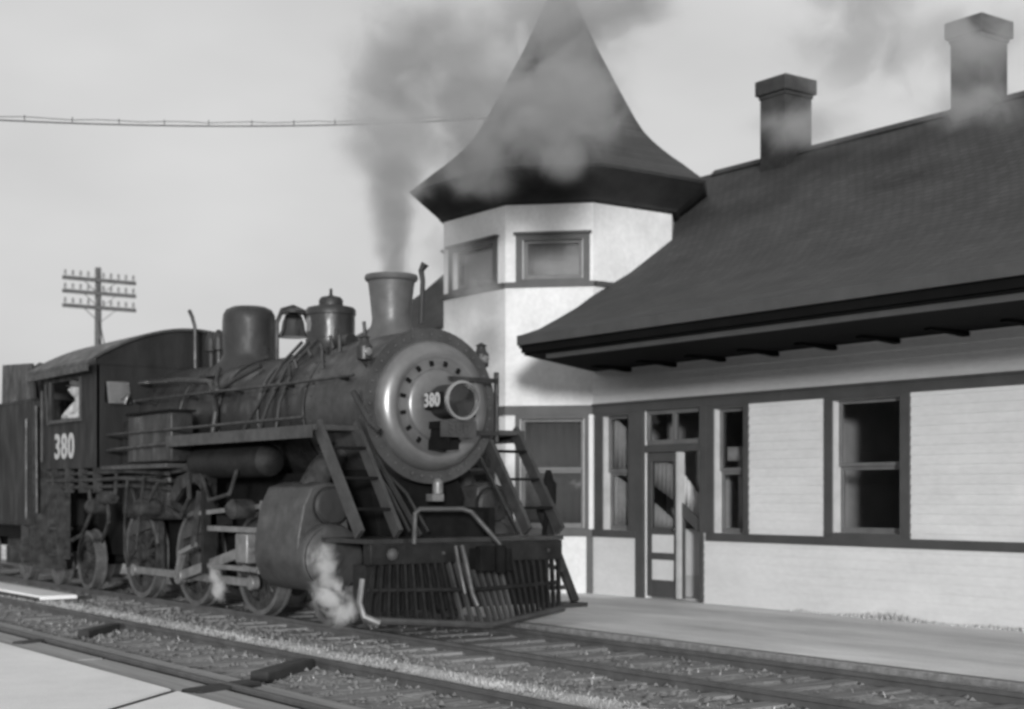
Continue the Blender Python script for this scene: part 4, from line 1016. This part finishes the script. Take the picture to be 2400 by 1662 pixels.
# engineer at the cab window
def person(loc):
    t = base('person', loc, 'engine driver in pale work shirt and dark cap leaning at the cab window', 'person')
    x, y, z = loc
    me = bpy.data.meshes.new('body')
    J_ = {'pel': (0, .16, 0), 'sp': (0, .13, .2), 'ch': (0.02, .08, .42), 'nk': (.03, .03, .56), 'hd': (.05, -.01, .66), 'ht': (.06, -.02, .78),
          'sl': (-.18, .07, .47), 'el': (-.25, -.10, .28), 'wl': (-.05, -.17, .27), 'sr': (.20, .07, .47), 'er': (.30, -.08, .27), 'wr': (.12, -.17, .275),
          'kl': (-.12, -.05, -.08), 'kr': (.2, -.02, -.08)}
    ks = list(J_); rad = dict(pel=.15, sp=.145, ch=.15, nk=.06, hd=.095, ht=.07, sl=.075, el=.05, wl=.034, sr=.075, er=.05, wr=.034, kl=.08, kr=.08)
    ed = [('pel', 'sp'), ('sp', 'ch'), ('ch', 'nk'), ('nk', 'hd'), ('hd', 'ht'), ('ch', 'sl'), ('sl', 'el'), ('el', 'wl'), ('ch', 'sr'), ('sr', 'er'), ('er', 'wr'), ('pel', 'kl'), ('pel', 'kr')]
    me.from_pydata([J_[k] for k in ks], [(ks.index(a), ks.index(b)) for a, b in ed], [])
    o = bpy.data.objects.new('body', me); COL.objects.link(o); o.parent = t
    sk = o.modifiers.new('skin', 'SKIN'); ss = o.modifiers.new('sub', 'SUBSURF'); ss.levels = ss.render_levels = 2
    for i, k in enumerate(ks): me.skin_vertices[0].data[i].radius = (rad[k], rad[k] * .85) if k in ('pel', 'sp', 'ch') else (rad[k], rad[k])
    me.skin_vertices[0].data[0].use_root = True
    me.materials.append(M['cloth']); WL[o.name] = Vector(loc)
    L = Vector(loc)
    def at(a): return L + Vector(a)
    q = MB(); q.ball(at((.05, -.02, .68)), (.078, .095, .115), 18, 12); q.ball(at((.05, -.115, .675)), (.016, .03, .026), 8, 6)
    for s in (-1, 1):
        q.ball(at((.05 + s * .078, -.005, .675)), (.012, .022, .032), 8, 6); q.ball(at((.05 + s * .032, -.105, .70)), (.014, .012, .009), 8, 6)
    q.ball(at((.05, -.108, .63)), (.028, .012, .008), 8, 6); q.tube([at((.04, .02, .52)), at((.05, -.0, .62))], .05, 10); q.build('head', M['skin'], t)
    q = MB(); q.lathe([(.09, .72), (.10, .76), (.105, .80), (.085, .84), (.001, .85)], at((.05, -.01, 0)), n=20); q.ball(at((.05, -.11, .735)), (.07, .07, .012), 12, 6); q.build('cap', M['cap'], t)
    for s, wr in ((1, (-.05, -.17, .27)), (-1, (.12, -.17, .275))):
        wv = at(wr); q = MB(); q.ball(wv + Vector((s * .045, -.015, 0)), (.048, .036, .018), 12, 8)
        for k in range(4):
            ln = (.07, .078, .072, .058)[k]; yo = -.035 + k * .018
            p0 = wv + Vector((s * .08, yo, .004)); q.tube([p0, p0 + Vector((s * ln * .5, -.004, .003)), p0 + Vector((s * ln * .85, -.008, -.014)), p0 + Vector((s * ln, -.01, -.03))], [.0095, .009, .008, .006], 7)
        q.tube([wv + Vector((s * .03, .012, .005)), wv + Vector((s * .055, .04, .006)), wv + Vector((s * .08, .052, -.004))], [.011, .010, .007], 7)
        q.build('hand', M['skin'], t)
    return t
person((-21.62, NY + .12, 2.38))

# ================================================================ TENDER
te = base('tender', (-27, CY, 0), 'black coal tender coupled behind the locomotive cab', 'tender')
tx0, tx1 = -30.5, -23.35
q = MB(); q.box(tx0, tx1, NY + .0, FY - .0, .98, 3.03); body = q.build('tank', M['cabpaint'], te, bevel=.03)
q = MB()
for z in (1.05, 2.98):
    for i in range(70): q.ball((tx1 - .05 - i * .1, NY - .003, z), (.014, .01, .014), 6, 4)
for i in range(18): q.ball((tx1 - .06, NY - .003, 1.1 + i * .105), (.014, .01, .014), 6, 4)
q.build('rivets', M['black'], body, kind='stuff')
q = MB()
cp = [(tx1 - .25, 3.03), (tx1 - .4, 3.62), (tx1 - 1.95, 3.70), (tx1 - 2.0, 3.03)]
for yy in (NY + .12, FY - .16): q.prism(cp, lambda p, t: (p[0], yy + t, p[1]), 0, .04)
q.box(tx1 - .45, tx1 - .4, NY + .16, FY - .16, 3.03, 3.5)
q.build('coal_bunker', M['black'], te)
q = MB(); vs = []; fs = []
for i in range(31):
    for j in range(25):
        x = tx1 - .45 - i * .052; y = NY + .17 + j * (FY - NY - .34) / 24
        h_ = 3.42 + .40 * math.sin(math.pi * j / 24) ** .6 * (math.sin(math.pi * min(i, 30) / 30) ** .4) + .09 * noise.noise(Vector((x * 5, y * 5, 0)))
        vs.append((x, y, h_))
for i in range(30):
    for j in range(24): k = i * 25 + j; fs.append((k, k + 1, k + 26, k + 25))
q.add(vs, fs); q.build('coal_heap', M['coal'], te, smooth=False, solid=.02)
q = MB(); q.box(tx0 + .05, tx1 + .02, NY + .1, FY - .1, .78, .98); q.box(tx0, tx1, CY - .6, CY + .6, .55, .78); q.build('frame', M['dark'], te)
q = MB(); q.box(tx1, tx1 + .025, NY + .02, NY + .55, .30, 2.98); q.build('front_sheet', M['rust'], te)
q = MB(); q.tube([(tx1 - .12, NY - .05, 1.1), (tx1 - .12, NY - .05, 2.7)], .02, 8); q.tube([(tx1 + .10, NY + .05, 1.2), (tx1 + .12, NY + .03, 2.9)], .022, 8); q.build('grab_rail', M['jacket'], te)
q = MB(); q.box(tx1 - .45, tx1 - .05, NY - .02, NY + .2, .35, .39); q.box(tx1 - .45, tx1 - .05, NY - .02, NY + .2, .7, .74); q.box(tx1 - .48, tx1 - .45, NY - .02, NY + .15, .35, 1.0); q.box(tx1 - .05, tx1 - .02, NY - .02, NY + .15, .35, 1.0); q.build('tender_steps', M['rust'], te)
for bx in (-24.9, -28.9):
    q = MB(); q.prism([(bx - 1.1, .62), (bx - .5, .52), (bx - .3, .30), (bx + .3, .30), (bx + .5, .52), (bx + 1.1, .62), (bx + 1.1, .74), (bx + .4, .80), (bx - .4, .80), (bx - 1.1, .74)], lambda p, t: (p[0], NY + .42 + t, p[1]), 0, .1)
    for k in (-.85, .85): q.box(bx + k - .14, bx + k + .14, NY + .36, NY + .5, .30, .60)
    for k in (-.15, .15): q.lathe([(.08, .34), (.08, .72)], (bx + k, NY + .40, 0), n=12)
    tk = q.build('truck', M['rust'], te)
    for k in (-.85, .85):
        for yy in (8.10, 9.615):
            sg = -1 if yy < CY else 1
            q = MB(); q.lathe([(.06, .05), (.10, .06), (.30, .02), (.34, .05), (.42, .05), (.42, -.05), (.445, -.06), (.445, -.085), (.34, -.085), (.1, -.02)], (bx + k, yy, .42), (0, sg, 0), 36); q.build('wheel', M['tyre'], tk)

# ================================================================ SMOKE AND STEAM
PUFF = bpy.data.meshes.new('puff')
bm = bmesh.new(); bmesh.ops.create_icosphere(bm, subdivisions=3, radius=1.0); bm.to_mesh(PUFF); bm.free()
def plume(name, label, cat, mt, puffs, mt2=None, n2=0):
    t = base(name, puffs[0][:3], label, cat, kind='stuff')
    me = PUFF.copy(); me.materials.append(mt)
    if mt2: me2 = PUFF.copy(); me2.materials.append(mt2)
    for i, (x, y, z, rx, ry, rz) in enumerate(puffs):
        o = bpy.data.objects.new('puff', me2 if i < n2 else me); COL.objects.link(o); o.parent = t
        o.location = Vector((x, y, z)) - WL[t.name]; o.scale = (rx, ry, rz); o.rotation_euler = (0, 0, R(54.2))
    return t
k = 1.45
sp = [(-14.72, 8.9, 4.18, .33, .30, .34), (-14.76, 8.92, 4.45, .38, .34, .42), (-14.80, 8.95, 4.82, .46, .4, .55), (-14.95, 9.05, 5.3, .62, .5, .7), (-15.5, 9.3, 5.85, .95, .7, .85),
      (-16.2, 9.8, 6.65, 1.2, .9, 1.15), (-15.9, 10.1, 7.35, 1.5, 1.0, .95), (-15.1, 10.3, 6.55, 1.1, .9, 1.25), (-15.7, 10.6, 5.95, .9, .7, .55),
      (-14.75, 11.0, 6.35, 1.25, .9, 1.0), (-14.15, 11.2, 6.35, 1.0, .8, 1.05), (-14.3, 11.0, 7.4, 1.6, 1.0, .95), (-13.2, 11.2, 7.35, 1.0, .8, .6), (-14.5, 11.3, 5.75, .55, .5, .45), (-16.2, 11.1, 5.7, .75, .5, .4)]
plume('smoke_plume', 'grey coal smoke rising from the smokestack and drifting across the tower roof', 'smoke', smoke_mat('coal_smoke', 4.8, .62, .0, 2.2, -.3, 1.5, 3.0), sp, smoke_mat('dense_smoke', 8, .60, .0, 3.2, -.2, 1.0, 2.2), 4)
plume('smoke_wisp', 'thin grey smoke drifting in front of the two chimneys', 'smoke', smoke_mat('thin_smoke', 2.6, .66, .0, 1.7, .1, 1.3, 3.0),
      [(-12.1, 14.0, 7.0, 1.6, .9, 1.1), (-10.75, 14.3, 6.8, 1.2, .8, 1.0), (-13.0, 14.0, 6.2, 1.2, .7, .5), (-10.6, 14.2, 6.0, 1.0, .7, .5), (-12.0, 14, 7.7, 1.6, .8, .8)])
plume('steam_wisp', 'faint smoke wisp curling over the lower wall of the station tower', 'smoke', bpy.data.materials['thin_smoke'],
      [(-16.4, 11.3, 4.2, .8, .6, .8), (-16.25, 11.3, 3.5, .6, .5, .7), (-16.9, 11.2, 4.9, .7, .5, .7)])
plume('cylinder_steam', 'white steam escaping low beside the cylinder of the locomotive', 'steam', smoke_mat('white_steam', 17, .985, .0, 6, .2, 1.3, 3.4),
      [(-13.85, 7.5, .72, .26, .18, .50), (-13.65, 7.5, .42, .36, .2, .38), (-13.45, 7.5, .25, .34, .2, .26)])
plume('cylinder_steam', 'small puff of white steam by the wheels behind the cylinder', 'steam', bpy.data.materials['white_steam'],
      [(-17.15, 7.75, .5, .17, .12, .32), (-17.05, 7.75, .27, .2, .12, .22)])
